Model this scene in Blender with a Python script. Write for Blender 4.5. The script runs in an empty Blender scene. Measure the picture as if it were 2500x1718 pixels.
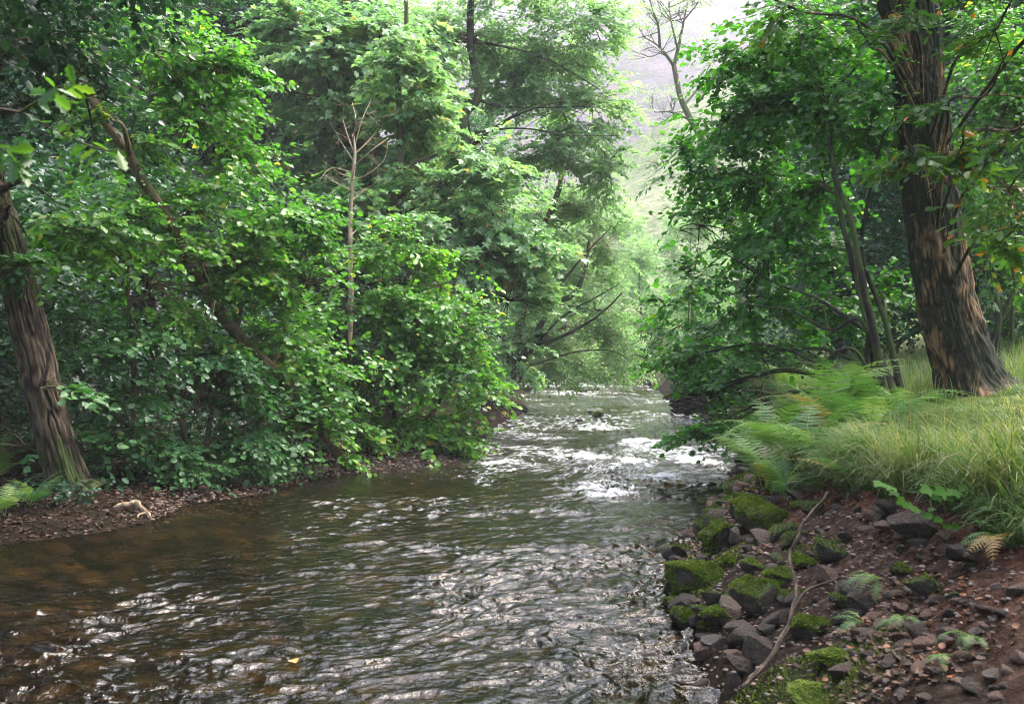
import bpy, math, random
import numpy as np
from math import radians as R

# ------------------------------------------------------------------ camera, world, sun, exposure
S = bpy.context.scene
COL = S.collection
CAMZ = 1.8
cam_d = bpy.data.cameras.new('camera'); cam = bpy.data.objects.new('camera', cam_d); COL.objects.link(cam)
cam.location = (0, 0, CAMZ); cam.rotation_euler = (R(90), 0, 0)
cam_d.lens = 35; cam_d.sensor_width = 36; cam_d.clip_start = 0.1; cam_d.clip_end = 3000
cam_d.dof.use_dof = True; cam_d.dof.focus_distance = 15.0; cam_d.dof.aperture_fstop = 4.5
S.camera = cam
SUN_EL, SUN_AZ = 62.0, 58.0          # azimuth measured from +Y (down the river) towards +X
w = bpy.data.worlds.new('World'); S.world = w; w.use_nodes = True
wt = w.node_tree; wt.nodes.clear()
sky = wt.nodes.new('ShaderNodeTexSky'); sky.sky_type = 'NISHITA'; sky.sun_disc = False
sky.sun_elevation = R(SUN_EL); sky.sun_rotation = R(SUN_AZ); sky.dust_density = 6.0; sky.air_density = 1.0; sky.ozone_density = 1.0
hs = wt.nodes.new('ShaderNodeHueSaturation'); hs.inputs['Saturation'].default_value = 0.75
bgn = wt.nodes.new('ShaderNodeBackground'); bgn.inputs['Strength'].default_value = 0.15
wo = wt.nodes.new('ShaderNodeOutputWorld')
wt.links.new(sky.outputs[0], hs.inputs['Color']); wt.links.new(hs.outputs[0], bgn.inputs['Color']); wt.links.new(bgn.outputs[0], wo.inputs['Surface'])
sun_d = bpy.data.lights.new('sun', 'SUN'); sun = bpy.data.objects.new('sun', sun_d); COL.objects.link(sun)
sun_d.energy = 0.7; sun_d.angle = R(50); sun_d.color = (1.0, 0.95, 0.86)
sun.rotation_euler = (R(-(90 - SUN_EL)), 0, R(-SUN_AZ))
S.view_settings.view_transform = 'Standard'; S.view_settings.look = 'None'
S.view_settings.exposure = 2.95; S.view_settings.gamma = 1.0
HAZE = 0.0007
cy = S.cycles
cy.max_bounces = 7; cy.diffuse_bounces = 3; cy.glossy_bounces = 3; cy.transmission_bounces = 4
cy.transparent_max_bounces = 8; cy.volume_bounces = 1
cy.caustics_reflective = False; cy.caustics_refractive = False
cy.sample_clamp_indirect = 6.0
cy.filter_width = 1.0; cy.use_denoising = True; cy.use_adaptive_sampling = False

# ------------------------------------------------------------------ helpers
F = 35 / 36 * 1024
def W(u, v, Y):
    return np.array([(u - 512) / F * Y, Y, CAMZ - (v - 351.5) / F * Y])
def hash3(ix, iy, iz, seed):
    h = (ix.astype(np.uint32) * np.uint32(374761393) + iy.astype(np.uint32) * np.uint32(668265263)
         + iz.astype(np.uint32) * np.uint32(2147483647) + np.uint32((seed * 974711 + 12345) & 0xffffffff))
    h = (h ^ (h >> np.uint32(13))) * np.uint32(1274126177)
    h = h ^ (h >> np.uint32(16))
    h = h * np.uint32(2246822519); h = h ^ (h >> np.uint32(15))
    return h.astype(np.float64) / 4294967295.0
def vnoise(p, seed=0):
    """value noise in -1..1 at points p (n,3)"""
    p = np.asarray(p, float); f = np.floor(p); i = f.astype(np.int64); t = p - f
    t = t * t * t * (t * (t * 6 - 15) + 10)
    out = 0
    with np.errstate(over='ignore'):
        for dx in (0, 1):
            wx = t[:, 0] if dx else 1 - t[:, 0]
            for dy in (0, 1):
                wy = t[:, 1] if dy else 1 - t[:, 1]
                for dz in (0, 1):
                    wz = t[:, 2] if dz else 1 - t[:, 2]
                    out = out + wx * wy * wz * hash3(i[:, 0] + dx, i[:, 1] + dy, i[:, 2] + dz, seed)
    return out * 2 - 1
def fbm(p, octv=4, seed=0, gain=0.5):
    p = np.asarray(p, float); a = 1; s = 0; n = 0
    for k in range(octv):
        s = s + a * vnoise(p * 2 ** k + 17.3 * k, seed + k); n += a; a *= gain
    return s / n
def sstep(a, b, x):
    t = np.clip((x - a) / (b - a), 0, 1); return t * t * (3 - 2 * t)
def nrm(a):
    return a / np.maximum(np.linalg.norm(a, axis=-1, keepdims=True), 1e-9)

class MB:
    """collects vertices, faces and one float per vertex; build() links ONE mesh object"""
    def __init__(s): s.v = []; s.f = {}; s.t = []; s.n = 0
    def add(s, verts, faces, tint=None):
        verts = np.asarray(verts, float).reshape(-1, 3)
        for k, fa in faces.items():
            s.f.setdefault(k, []).append(np.asarray(fa, np.int64).reshape(-1, k) + s.n)
        s.v.append(verts); s.n += len(verts)
        s.t.append(np.zeros(len(verts)) if tint is None else np.broadcast_to(np.asarray(tint, float), (len(verts),)))
    def mesh(s, name, mat, origin=(0, 0, 0), smooth=True, attrs=None):
        me = bpy.data.meshes.new(name)
        v = np.concatenate(s.v) - np.asarray(origin, float)
        ks = sorted(s.f); fs = [np.concatenate(s.f[k]) for k in ks]
        me.vertices.add(len(v)); me.vertices.foreach_set('co', v.astype(np.float32).ravel())
        tot = sum(f.size for f in fs); npoly = sum(len(f) for f in fs)
        me.loops.add(tot); me.loops.foreach_set('vertex_index', np.concatenate([f.ravel() for f in fs]).astype(np.int32))
        lt = np.concatenate([np.full(len(f), k) for k, f in zip(ks, fs)]).astype(np.int32)
        ls = np.concatenate([[0], np.cumsum(lt)[:-1]]).astype(np.int32)
        me.polygons.add(npoly); me.polygons.foreach_set('loop_start', ls); me.polygons.foreach_set('loop_total', lt)
        if smooth: me.polygons.foreach_set('use_smooth', np.ones(npoly, bool))
        me.update(calc_edges=True)
        a = me.attributes.new('tint', 'FLOAT', 'POINT'); a.data.foreach_set('value', np.concatenate(s.t).astype(np.float32))
        for k, arr in (attrs or {}).items():
            if arr.ndim == 1:
                a = me.attributes.new(k, 'FLOAT', 'POINT'); a.data.foreach_set('value', arr.astype(np.float32))
            else:
                a = me.attributes.new(k, 'FLOAT_COLOR', 'POINT'); a.data.foreach_set('color', arr.astype(np.float32).ravel())
        if mat: me.materials.append(mat)
        return me
    def build(s, name, mat, parent=None, smooth=True, attrs=None):
        org = np.array(parent.location) if parent is not None else (0, 0, 0)
        o = bpy.data.objects.new(name, s.mesh(name, mat, org, smooth, attrs)); COL.objects.link(o)
        if parent is not None: o.parent = parent
        return o

def tag(o, label=None, cat=None, group=None, kind=None):
    if label: o['label'] = label
    if cat: o['category'] = cat
    if group: o['group'] = group
    if kind: o['kind'] = kind
    return o
def thing(name, label, cat, loc=(0, 0, 0), group=None):
    o = bpy.data.objects.new(name, None); COL.objects.link(o); o.location = tuple(float(c) for c in loc)
    o.empty_display_size = 0.2
    return tag(o, label, cat, group)
def copy_tree(o, parent=None):
    c = o.copy(); COL.objects.link(c)
    if parent is not None: c.parent = parent
    for ch in list(o.children): copy_tree(ch, c)
    return c

def curve(pts, n):
    """Catmull-Rom through pts (m,k) sampled n times"""
    P = np.asarray(pts, float)
    if len(P) == 2:
        t = np.linspace(0, 1, n)[:, None]; return P[0] * (1 - t) + P[1] * t
    P = np.vstack([2 * P[0] - P[1], P, 2 * P[-1] - P[-2]])
    t = np.linspace(0, len(P) - 3 - 1e-6, n); i = t.astype(int); f = (t - i)[:, None]
    a, b, c, d = P[i], P[i + 1], P[i + 2], P[i + 3]
    return 0.5 * (2 * b + (c - a) * f + (2 * a - 5 * b + 4 * c - d) * f ** 2 + (3 * b - a - 3 * c + d) * f ** 3)
def tube(mb, pts, rad, sides=6, tint=0.5, bark=0.0, seed=0, barkf=(11, 2.1)):
    pts = np.asarray(pts, float); n = len(pts); rad = np.broadcast_to(np.asarray(rad, float), (n,))
    tan = nrm(np.gradient(pts, axis=0))
    ref = np.array([0, 0, 1.0]) if abs(tan[:, 2]).mean() < 0.75 else np.array([0, 1.0, 0])
    a = nrm(np.cross(tan, ref)); b = np.cross(tan, a)
    th = np.arange(sides) / sides * 2 * np.pi
    c, s = np.cos(th), np.sin(th)
    off = a[:, None, :] * c[None, :, None] + b[:, None, :] * s[None, :, None]
    r = np.repeat(rad[:, None], sides, 1)
    if bark:
        L = np.concatenate([[0], np.cumsum(np.linalg.norm(np.diff(pts, axis=0), axis=1))])
        rr = rad.mean()
        q = np.stack([np.repeat(c[None] * rr, n, 0), np.repeat(s[None] * rr, n, 0), np.repeat(L[:, None], sides, 1)], -1).reshape(-1, 3)
        big = fbm(q * [2.2 / max(rr, .1) * .3, 2.2 / max(rr, .1) * .3, .8], 2, seed + 5).reshape(n, sides)
        warp = vnoise(q * 3, seed + 9)[:, None] * .04
        rid = 1 - np.abs(vnoise((q + warp) * [barkf[0] * 1.6, barkf[0] * 1.6, barkf[1] * 1.6], seed)) * 2
        rid2 = vnoise(q * [barkf[0] * 4, barkf[0] * 4, barkf[1] * 4], seed + 1)
        r = r * (1 + .10 * big) - bark * np.clip(rid, -0.2, 1).reshape(n, sides) + bark * .35 * rid2.reshape(n, sides)
        tint = np.concatenate([np.clip(.62 - .42 * np.clip(rid, -.2, 1) + .22 * rid2, 0, 1), [.5]])
    V = pts[:, None, :] + off * r[:, :, None]
    i = np.arange(n - 1)[:, None] * sides; j = np.arange(sides)[None]; j2 = (j + 1) % sides
    q = np.stack([i + j, i + j2, i + sides + j2, i + sides + j], -1).reshape(-1, 4)
    V = V.reshape(-1, 3)
    tips = np.stack([np.arange(sides) + (n - 1) * sides, (np.arange(sides) + 1) % sides + (n - 1) * sides, np.full(sides, len(V))], -1)
    V = np.vstack([V, pts[-1:] + tan[-1:] * rad[-1] * .3])
    mb.add(V, {4: q, 3: tips}, tint)

# ------------------------------------------------------------------ materials
def new_mat(name):
    m = bpy.data.materials.new(name); m.use_nodes = True; m.node_tree.nodes.clear(); return m, m.node_tree
def N(t, typ, **kw):
    n = t.nodes.new(typ)
    for k, v in kw.items():
        if k in n.inputs: n.inputs[k].default_value = v
        else: setattr(n, k, v)
    return n
def ramp(t, src, stops, interp='LINEAR'):
    r = t.nodes.new('ShaderNodeValToRGB'); r.color_ramp.interpolation = interp
    e = r.color_ramp.elements
    while len(e) < len(stops): e.new(0.5)
    for x, (p, c) in zip(e, stops):
        x.position = p; x.color = (*c, 1) if len(c) == 3 else c
    t.links.new(src, r.inputs['Fac']); return r
def attr(t, name): return N(t, 'ShaderNodeAttribute', attribute_name=name)
def mixc(t, fac, a, b, mode='MIX'):
    m = t.nodes.new('ShaderNodeMix'); m.data_type = 'RGBA'; m.blend_type = mode
    for s, x in ((m.inputs[0], fac), (m.inputs[6], a), (m.inputs[7], b)):
        if hasattr(x, 'is_linked') or hasattr(x, 'links'): t.links.new(x, s)
        elif isinstance(x, (int, float)): s.default_value = x
        else: s.default_value = (*x, 1)
    return m.outputs[2]
def math_(t, op, a, b=None, c=None, clamp=False):
    m = t.nodes.new('ShaderNodeMath'); m.operation = op; m.use_clamp = clamp
    for s, x in zip(m.inputs, (a, b, c)):
        if x is None: continue
        if isinstance(x, (int, float)): s.default_value = x
        else: t.links.new(x, s)
    return m.outputs[0]
def noise(t, co, scale, detail=4, rough=0.55, stretch=None):
    n = N(t, 'ShaderNodeTexNoise', Scale=scale, Detail=detail, Roughness=rough)
    if stretch is not None:
        mp = N(t, 'ShaderNodeMapping'); mp.inputs['Scale'].default_value = stretch
        t.links.new(co, mp.inputs['Vector']); co = mp.outputs[0]
    t.links.new(co, n.inputs['Vector']); return n.outputs['Fac']
def out(t, surf):
    o = t.nodes.new('ShaderNodeOutputMaterial'); t.links.new(surf, o.inputs['Surface']); return o
def bump(t, h, strength=0.5, dist=0.02):
    b = N(t, 'ShaderNodeBump', Strength=strength, Distance=dist); t.links.new(h, b.inputs['Height']); return b.outputs[0]

def leaf_mat(name, stops, trans=0.35, rough=0.42, spec=0.5, tcol=(1.5, 1.7, .7)):
    m, t = new_mat(name)
    r = ramp(t, attr(t, 'tint').outputs['Fac'], stops)
    p = N(t, 'ShaderNodeBsdfPrincipled', Roughness=rough); p.inputs['Specular IOR Level'].default_value = spec
    t.links.new(r.outputs[0], p.inputs['Base Color'])
    tr = t.nodes.new('ShaderNodeBsdfTranslucent')
    t.links.new(mixc(t, 1.0, r.outputs[0], tcol, 'MULTIPLY'), tr.inputs['Color'])
    mx = N(t, 'ShaderNodeMixShader', Fac=trans)
    t.links.new(p.outputs[0], mx.inputs[1]); t.links.new(tr.outputs[0], mx.inputs[2])
    out(t, mx.outputs[0]); return m
HAZEL = leaf_mat('hazel_leaf', [(0, (.030, .095, .022)), (.45, (.058, .180, .028)), (.8, (.120, .270, .035)), (.96, (.19, .31, .05)), (1, (.34, .30, .05))], .42)
HAZEL_DEEP = leaf_mat('deep_hazel_leaf', [(0, (.022, .070, .030)), (.5, (.034, .115, .035)), (.9, (.060, .160, .040)), (1, (.12, .2, .05))], .32, .48, .35)  # darker, bluer hazel: on the left hazel bush this tone stands for shade
HAZEL_RICH = leaf_mat('rich_hazel_leaf', [(0, (.026, .095, .020)), (.5, (.050, .180, .024)), (.88, (.105, .265, .030)), (1, (.2, .30, .05))], .45)
SYC = leaf_mat('sycamore_leaf', [(0, (.105, .21, .10)), (.5, (.165, .30, .145)), (.85, (.24, .37, .16)), (.97, (.31, .37, .13)), (1, (.36, .25, .08))], .42, .36, .7, (1.3, 1.5, .8))
ALDER = leaf_mat('alder_leaf', [(0, (.10, .195, .085)), (.5, (.17, .285, .125)), (.9, (.26, .37, .15)), (1, (.30, .34, .15))], .55, .42, .6, (1.5, 1.7, 1.0))
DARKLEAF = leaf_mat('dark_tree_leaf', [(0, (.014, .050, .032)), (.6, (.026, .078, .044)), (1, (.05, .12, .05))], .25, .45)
OAKLEAF = leaf_mat('oak_leaf', [(0, (.025, .075, .018)), (.55, (.05, .13, .022)), (.8, (.11, .17, .025)), (.87, (.28, .15, .02)), (1, (.45, .13, .015))], .4, .42)
FERN = leaf_mat('fern_leaf', [(0, (.040, .115, .030)), (.5, (.085, .185, .045)), (.8, (.17, .26, .07)), (1, (.26, .28, .09))], .38, .5)
GRASS = leaf_mat('grass_blade', [(0, (.045, .095, .028)), (.5, (.105, .165, .055)), (.85, (.21, .23, .10)), (1, (.33, .26, .13))], .35, .5)
BRIGHT = leaf_mat('bright_sprig_leaf', [(0, (.022, .085, .012)), (1, (.055, .155, .018))], .35, .55, .12)
MOSS = leaf_mat('moss_tuft', [(0, (.022, .036, .008)), (.4, (.058, .090, .014)), (.75, (.115, .160, .024)), (1, (.20, .22, .045))], .2, .8, .15)
LITTER = leaf_mat('fallen_leaf', [(0, (.022, .011, .007)), (.5, (.055, .025, .013)), (.85, (.12, .060, .034)), (1, (.24, .085, .025))], .1, .6, .3)

def bark_mat(name, dark, mid, light, moss=0.0, stretch=(1, 1, .28), scale=20, mosscol=(.045, .065, .018)):
    m, t = new_mat(name)
    co = N(t, 'ShaderNodeTexCoord').outputs['Object']
    a = noise(t, co, scale, 6, .65, stretch); b = noise(t, co, scale * .09, 5, .7, (1, 1, .45))
    g = noise(t, co, scale * 5, 3, .6)
    a = math_(t, 'ADD', math_(t, 'MULTIPLY', a, .5), math_(t, 'MULTIPLY', attr(t, 'tint').outputs['Fac'], .5))
    col = ramp(t, a, [(.38, dark), (.5, mid), (.64, light)]).outputs[0]
    col = mixc(t, math_(t, 'MULTIPLY', g, .5), col, dark)
    if moss:
        f = ramp(t, b, [(.52 - moss * .25, (0, 0, 0)), (.60 - moss * .2, (1, 1, 1))]).outputs[0]
        col = mixc(t, f, col, mosscol)
    p = N(t, 'ShaderNodeBsdfPrincipled', Roughness=.85); p.inputs['Specular IOR Level'].default_value = .25
    t.links.new(col, p.inputs['Base Color'])
    t.links.new(bump(t, math_(t, 'ADD', a, math_(t, 'MULTIPLY', g, .35)), .9, .03), p.inputs['Normal'])
    out(t, p.outputs[0]); return m
BARK_OAK = bark_mat('oak_bark', (.012, .009, .007), (.075, .053, .036), (.19, .14, .098), .1)
BARK_PATCHED = bark_mat('patched_oak_bark', (.034, .020, .012), (.22, .128, .072), (.42, .255, .15), .45, (1, 1, .22), 20, (.020, .022, .012))  # dark patches over brown bark, set by stretched noise
BARK_HAZEL = bark_mat('hazel_bark', (.03, .022, .016), (.085, .06, .042), (.17, .125, .085), .3)
BARK_SLANT = bark_mat('slanting_bark', (.05, .035, .022), (.20, .14, .09), (.36, .27, .18), .1)
BARK_DARK = bark_mat('dark_bark', (.010, .008, .007), (.026, .021, .017), (.06, .048, .038), .3)
BARK_TAN = bark_mat('tan_bark', (.10, .055, .028), (.24, .14, .075), (.36, .23, .13), .2)
BARK_DEAD = bark_mat('dead_wood', (.16, .115, .075), (.33, .25, .165), (.50, .41, .30), 0)
BARK_ROOT = bark_mat('weathered_root', (.014, .010, .007), (.052, .037, .026), (.15, .112, .082), -.6)
ROOTLET = bark_mat('rootlet', (.03, .012, .008), (.09, .034, .018), (.17, .075, .04), 0)

def stone_mat(name, stops, moss=0.0, wet=False):
    m, t = new_mat(name)
    co = N(t, 'ShaderNodeTexCoord').outputs['Object']; geo = N(t, 'ShaderNodeNewGeometry')
    rnd = N(t, 'ShaderNodeObjectInfo').outputs['Random']
    base = ramp(t, rnd, stops).outputs[0]
    a = noise(t, co, 3.0, 6, .65); b = noise(t, co, 22, 4, .6)
    col = mixc(t, ramp(t, a, [(.35, (0, 0, 0)), (.7, (1, 1, 1))]).outputs[0], base, mixc(t, 1.0, base, (.45, .42, .40), 'MULTIPLY'))
    col = mixc(t, math_(t, 'MULTIPLY', b, .5), col, mixc(t, 1.0, base, (1.5, 1.45, 1.4), 'MULTIPLY'))
    p = N(t, 'ShaderNodeBsdfPrincipled', Roughness=.35 if wet else .75); p.inputs['Specular IOR Level'].default_value = .5 if wet else .3
    h = math_(t, 'ADD', a, math_(t, 'MULTIPLY', b, .3))
    if moss:
        sep = N(t, 'ShaderNodeSeparateXYZ'); t.links.new(geo.outputs['Normal'], sep.inputs[0])
        f = math_(t, 'ADD', math_(t, 'MULTIPLY', sep.outputs['Z'], .75), math_(t, 'MULTIPLY', a, 1.3))
        f = ramp(t, f, [(1.02 - moss * .55, (0, 0, 0)), (1.14 - moss * .55, (1, 1, 1))]).outputs[0]
        mc = ramp(t, noise(t, co, 30, 4, .7), [(.3, (.020, .040, .007)), (.55, (.065, .105, .015)), (.8, (.15, .19, .03))]).outputs[0]
        col = mixc(t, f, col, mc)
        h = math_(t, 'ADD', h, math_(t, 'MULTIPLY', f, noise(t, co, 40, 4, .7)))
    t.links.new(col, p.inputs['Base Color']); t.links.new(bump(t, h, 1.0, .12), p.inputs['Normal'])
    out(t, p.outputs[0]); return m
ST = [(0, (.095, .072, .062)), (.3, (.20, .118, .092)), (.5, (.070, .056, .048)), (.7, (.26, .165, .125)), (.85, (.13, .112, .104)), (1, (.31, .225, .185))]
STONE = stone_mat('dry_stone', ST, 0)
STONE_MOSSY = stone_mat('mossy_stone', [(0, (.06, .050, .043)), (1, (.11, .085, .072))], .16)
STONE_DARK = stone_mat('dark_stone', [(0, (.04, .034, .031)), (1, (.085, .064, .054))], 0)
STONE_WET = stone_mat('wet_stone', [(0, (.05, .036, .026)), (.5, (.09, .058, .034)), (1, (.13, .095, .065))], 0, True)

def ground_mat():
    m, t = new_mat('ground_soil'); co = N(t, 'ShaderNodeTexCoord').outputs['Object']
    z = N(t, 'ShaderNodeSeparateColor'); t.links.new(attr(t, 'zone').outputs['Color'], z.inputs[0])
    n1 = noise(t, co, 3, 6, .65); n2 = noise(t, co, 18, 5, .65); n3 = noise(t, co, 70, 3, .6)
    soil = ramp(t, n2, [(.3, (.006, .0045, .003)), (.5, (.013, .0095, .006)), (.72, (.032, .022, .014))]).outputs[0]
    earth = ramp(t, n2, [(.3, (.028, .012, .008)), (.5, (.11, .048, .032)), (.72, (.23, .115, .082))]).outputs[0]
    green = ramp(t, n2, [(.3, (.030, .050, .012)), (.55, (.065, .10, .022)), (.75, (.12, .15, .04))]).outputs[0]
    vo = N(t, 'ShaderNodeTexVoronoi', Scale=16); t.links.new(co, vo.inputs['Vector'])
    grav = ramp(t, N(t, 'ShaderNodeSeparateColor').outputs[0], [(0, (.03, .022, .017)), (1, (.11, .082, .066))])
    sc = N(t, 'ShaderNodeSeparateColor'); t.links.new(vo.outputs['Color'], sc.inputs[0])
    t.links.new(sc.outputs[0], grav.inputs['Fac'])
    edge = ramp(t, vo.outputs['Distance'], [(.0, (1, 1, 1)), (.6, (.25, .25, .25))]).outputs[0]
    gcol = mixc(t, 1.0, grav.outputs[0], edge, 'MULTIPLY')
    col = mixc(t, z.outputs[1], soil, green); col = mixc(t, z.outputs[0], col, earth); col = mixc(t, z.outputs[2], col, gcol)
    # river bed: ochre and brown cobbles
    vb = N(t, 'ShaderNodeTexVoronoi', Scale=4.5); t.links.new(co, vb.inputs['Vector'])
    sb = N(t, 'ShaderNodeSeparateColor'); t.links.new(vb.outputs['Color'], sb.inputs[0])
    bedc = ramp(t, sb.outputs[0], [(0, (.020, .015, .008)), (.5, (.055, .038, .017)), (.8, (.13, .085, .036)), (1, (.05, .048, .022))]).outputs[0]
    bedc = mixc(t, 1.0, bedc, ramp(t, vb.outputs['Distance'], [(.1, (1, 1, 1)), (.75, (.25, .25, .25))]).outputs[0], 'MULTIPLY')
    col = mixc(t, attr(t, 'bed').outputs['Fac'], col, bedc)
    p = N(t, 'ShaderNodeBsdfPrincipled', Roughness=.95); p.inputs['Specular IOR Level'].default_value = .06
    t.links.new(col, p.inputs['Base Color'])
    h = math_(t, 'ADD', n2, math_(t, 'MULTIPLY', n3, .4))
    t.links.new(bump(t, h, 1.0, .05), p.inputs['Normal']); out(t, p.outputs[0]); return m
def hill_mat(name, stops, scale):
    m, t = new_mat(name); co = N(t, 'ShaderNodeTexCoord').outputs['Object']
    a = noise(t, co, scale, 8, .65); b = noise(t, co, scale * 9, 5, .7)
    f = math_(t, 'ADD', math_(t, 'MULTIPLY', a, .55), math_(t, 'MULTIPLY', b, .45))
    p = N(t, 'ShaderNodeBsdfPrincipled', Roughness=.95); p.inputs['Specular IOR Level'].default_value = .1
    t.links.new(ramp(t, f, stops).outputs[0], p.inputs['Base Color'])
    t.links.new(bump(t, b, 1, 2.0), p.inputs['Normal']); out(t, p.outputs[0]); return m
def water_mat():
    m, t = new_mat('river_water'); co = N(t, 'ShaderNodeTexCoord').outputs['Object']
    n1 = noise(t, co, 9, 3, .55, (1, .8, 1)); n2 = noise(t, co, 30, 2, .5)
    bm = bump(t, math_(t, 'ADD', n1, math_(t, 'MULTIPLY', n2, .35)), .5, .05)
    fr = N(t, 'ShaderNodeFresnel', IOR=1.34); t.links.new(bm, fr.inputs['Normal'])
    tr = N(t, 'ShaderNodeBsdfTransparent'); tr.inputs['Color'].default_value = (.56, .50, .33, 1)
    gl = N(t, 'ShaderNodeBsdfGlossy', Roughness=.10); t.links.new(bm, gl.inputs['Normal'])
    mx = N(t, 'ShaderNodeMixShader'); t.links.new(fr.outputs[0], mx.inputs[0]); t.links.new(tr.outputs[0], mx.inputs[1]); t.links.new(gl.outputs[0], mx.inputs[2])
    fo = attr(t, 'foam_sheen').outputs['Fac']
    fn = noise(t, co, 17, 6, .75)
    ff = math_(t, 'MULTIPLY', math_(t, 'SUBTRACT', math_(t, 'ADD', fo, math_(t, 'MULTIPLY', fn, 1.3)), .92), 1.7, clamp=True)
    df = N(t, 'ShaderNodeBsdfDiffuse'); df.inputs['Color'].default_value = (.78, .80, .82, 1)
    m2 = N(t, 'ShaderNodeMixShader'); t.links.new(ff, m2.inputs[0]); t.links.new(mx.outputs[0], m2.inputs[1]); t.links.new(df.outputs[0], m2.inputs[2])
    out(t, m2.outputs[0]); return m

# ------------------------------------------------------------------ terrain
def edge(px):
    a = np.array([(W(u, v, CAMZ * F / (v - 351.5))[0], CAMZ * F / (v - 351.5)) for u, v in px]); return a
EL = edge([(0, 544), (88, 533), (150, 522), (190, 503), (264, 494), (317, 477), (397, 469), (454, 463), (476, 446), (507, 420), (530, 410), (522, 400), (528, 390)])
ER = edge([(720, 703), (705, 670), (690, 640), (672, 610), (662, 585), (690, 550), (708, 520), (728, 490), (737, 470), (738, 450), (728, 430), (705, 415), (680, 402), (664, 395), (655, 388)])
EL = np.vstack([[-7, -40], [-6.2, 0], [-5.4, 6], EL, [[.2, 50], [-2, 56], [-12, 62], [-30, 66], [-60, 70]]])
ER = np.vstack([[2.6, -40], [1.3, 0], ER, [[7.2, 52], [7.0, 56], [3.5, 59], [-6, 63.5], [-28, 74], [-60, 80]]])
def XL(Y): return np.interp(Y, EL[:, 1], EL[:, 0])
def XR(Y): return np.interp(Y, ER[:, 1], ER[:, 0])
SY = [-40, 0, 4, 5.5, 7, 9, 11, 14, 18, 24, 30, 40, 52]
SX = [3.4, 2.75, 2.55, 2.55, 2.52, 2.52, 2.85, 3.75, 5.0, 5.6, 6.0, 6.9, 8.2]
SH = [.9, 1.0, 1.0, 1.0, .9, .72, .70, .8, .9, .9, .9, .9, .9]
def hgt(X, Y, detail=True):
    X = np.asarray(X, float); Y = np.asarray(Y, float)
    dl = XL(Y) - X; dr = X - XR(Y)
    ins = np.minimum(-dl, -dr)
    bed = -.03 - .40 * sstep(0, 1.8, ins)
    lb = np.interp(dl, [0, .4, 1.2, 2.5, 5, 10, 25, 60, 120], [0, .09, .24, .42, .75, 1.3, 4, 14, 34])
    xs = np.maximum(np.interp(Y, SY, SX), XR(Y) + .4); lip = np.interp(Y, SY, SH)
    wd_ = np.interp(Y, [7, 10], [.78, .36]); toe = xs - wd_
    shore = .46 * np.clip((X - XR(Y)) / np.maximum(toe - XR(Y), .05), 0, 1) ** .8
    f = np.clip((X - toe) / (wd_ + .03), 0, 1); f = .55 * f + .45 * f * f * (3 - 2 * f)
    inl = np.interp(X - xs, [0, 1.5, 3.5, 8, 25, 60, 120], [0, .32, .66, .95, 3, 12, 30])
    rb = shore + f * (lip - .46) + inl
    far = (Y > 56)
    rb = np.where(far, np.interp(dr, [0, .6, 3, 10, 60], [0, .55, .9, 1.3, 5]), rb)
    z = np.where(dl > 0, lb, np.where(dr > 0, rb, bed))
    if detail:
        sh = X.shape; q = np.stack([X.ravel(), Y.ravel(), np.zeros(X.size)], 1)
        n = (.09 * fbm(q * .7, 3, 3) + .035 * fbm(q * 3.1, 3, 8)).reshape(sh)
        amp = np.where(ins > 0, .6, np.clip(np.maximum(dl, dr) / .5, .25, 1))
        sc = f * (1 - sstep(0, 1, (X - xs - .1) / .6)) * (dr > 0)
        n = n + sc * .16 * fbm(np.stack([q[:, 0] * 2.5, q[:, 1] * 2.5, z.ravel() * 2.5], 1), 4, 21).reshape(sh)
        z = z + n * amp
    return z
def hit(u, v, y0=3.0, y1=80.0):
    Y = np.geomspace(y0, y1, 3000); X = (u - 512) / F * Y; Z = CAMZ - (v - 351.5) / F * Y
    h = hgt(X, Y); k = np.argmax(Z < h)
    return np.array([X[k], Y[k], h[k]])

def grid_mesh(name, xs, ys, zfun, mat, attrs_fun=None, kind='structure', keep=None):
    Xg, Yg = np.meshgrid(xs, ys); Zg = zfun(Xg, Yg)
    nx, ny = len(xs), len(ys)
    i = (np.arange(ny - 1)[:, None] * nx + np.arange(nx - 1)[None]).ravel()
    mb = MB(); mb.add(np.stack([Xg, Yg, Zg], -1), {4: np.stack([i, i + 1, i + 1 + nx, i + nx], 1)})
    o = mb.build(name, mat, None, True, attrs_fun(Xg.ravel(), Yg.ravel(), Zg.ravel()) if attrs_fun else None)
    o['kind'] = kind; return o
gx = np.concatenate([np.geomspace(160, 9.2, 46) * -1, np.arange(-9, 9.5, .055), np.geomspace(9.7, 160, 46)])
gy = np.concatenate([np.arange(-30, 2.5, .5), np.arange(2.5, 16, .05), np.arange(16, 34, .12), np.arange(34, 64, .3), np.geomspace(64.5, 190, 40)])
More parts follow.
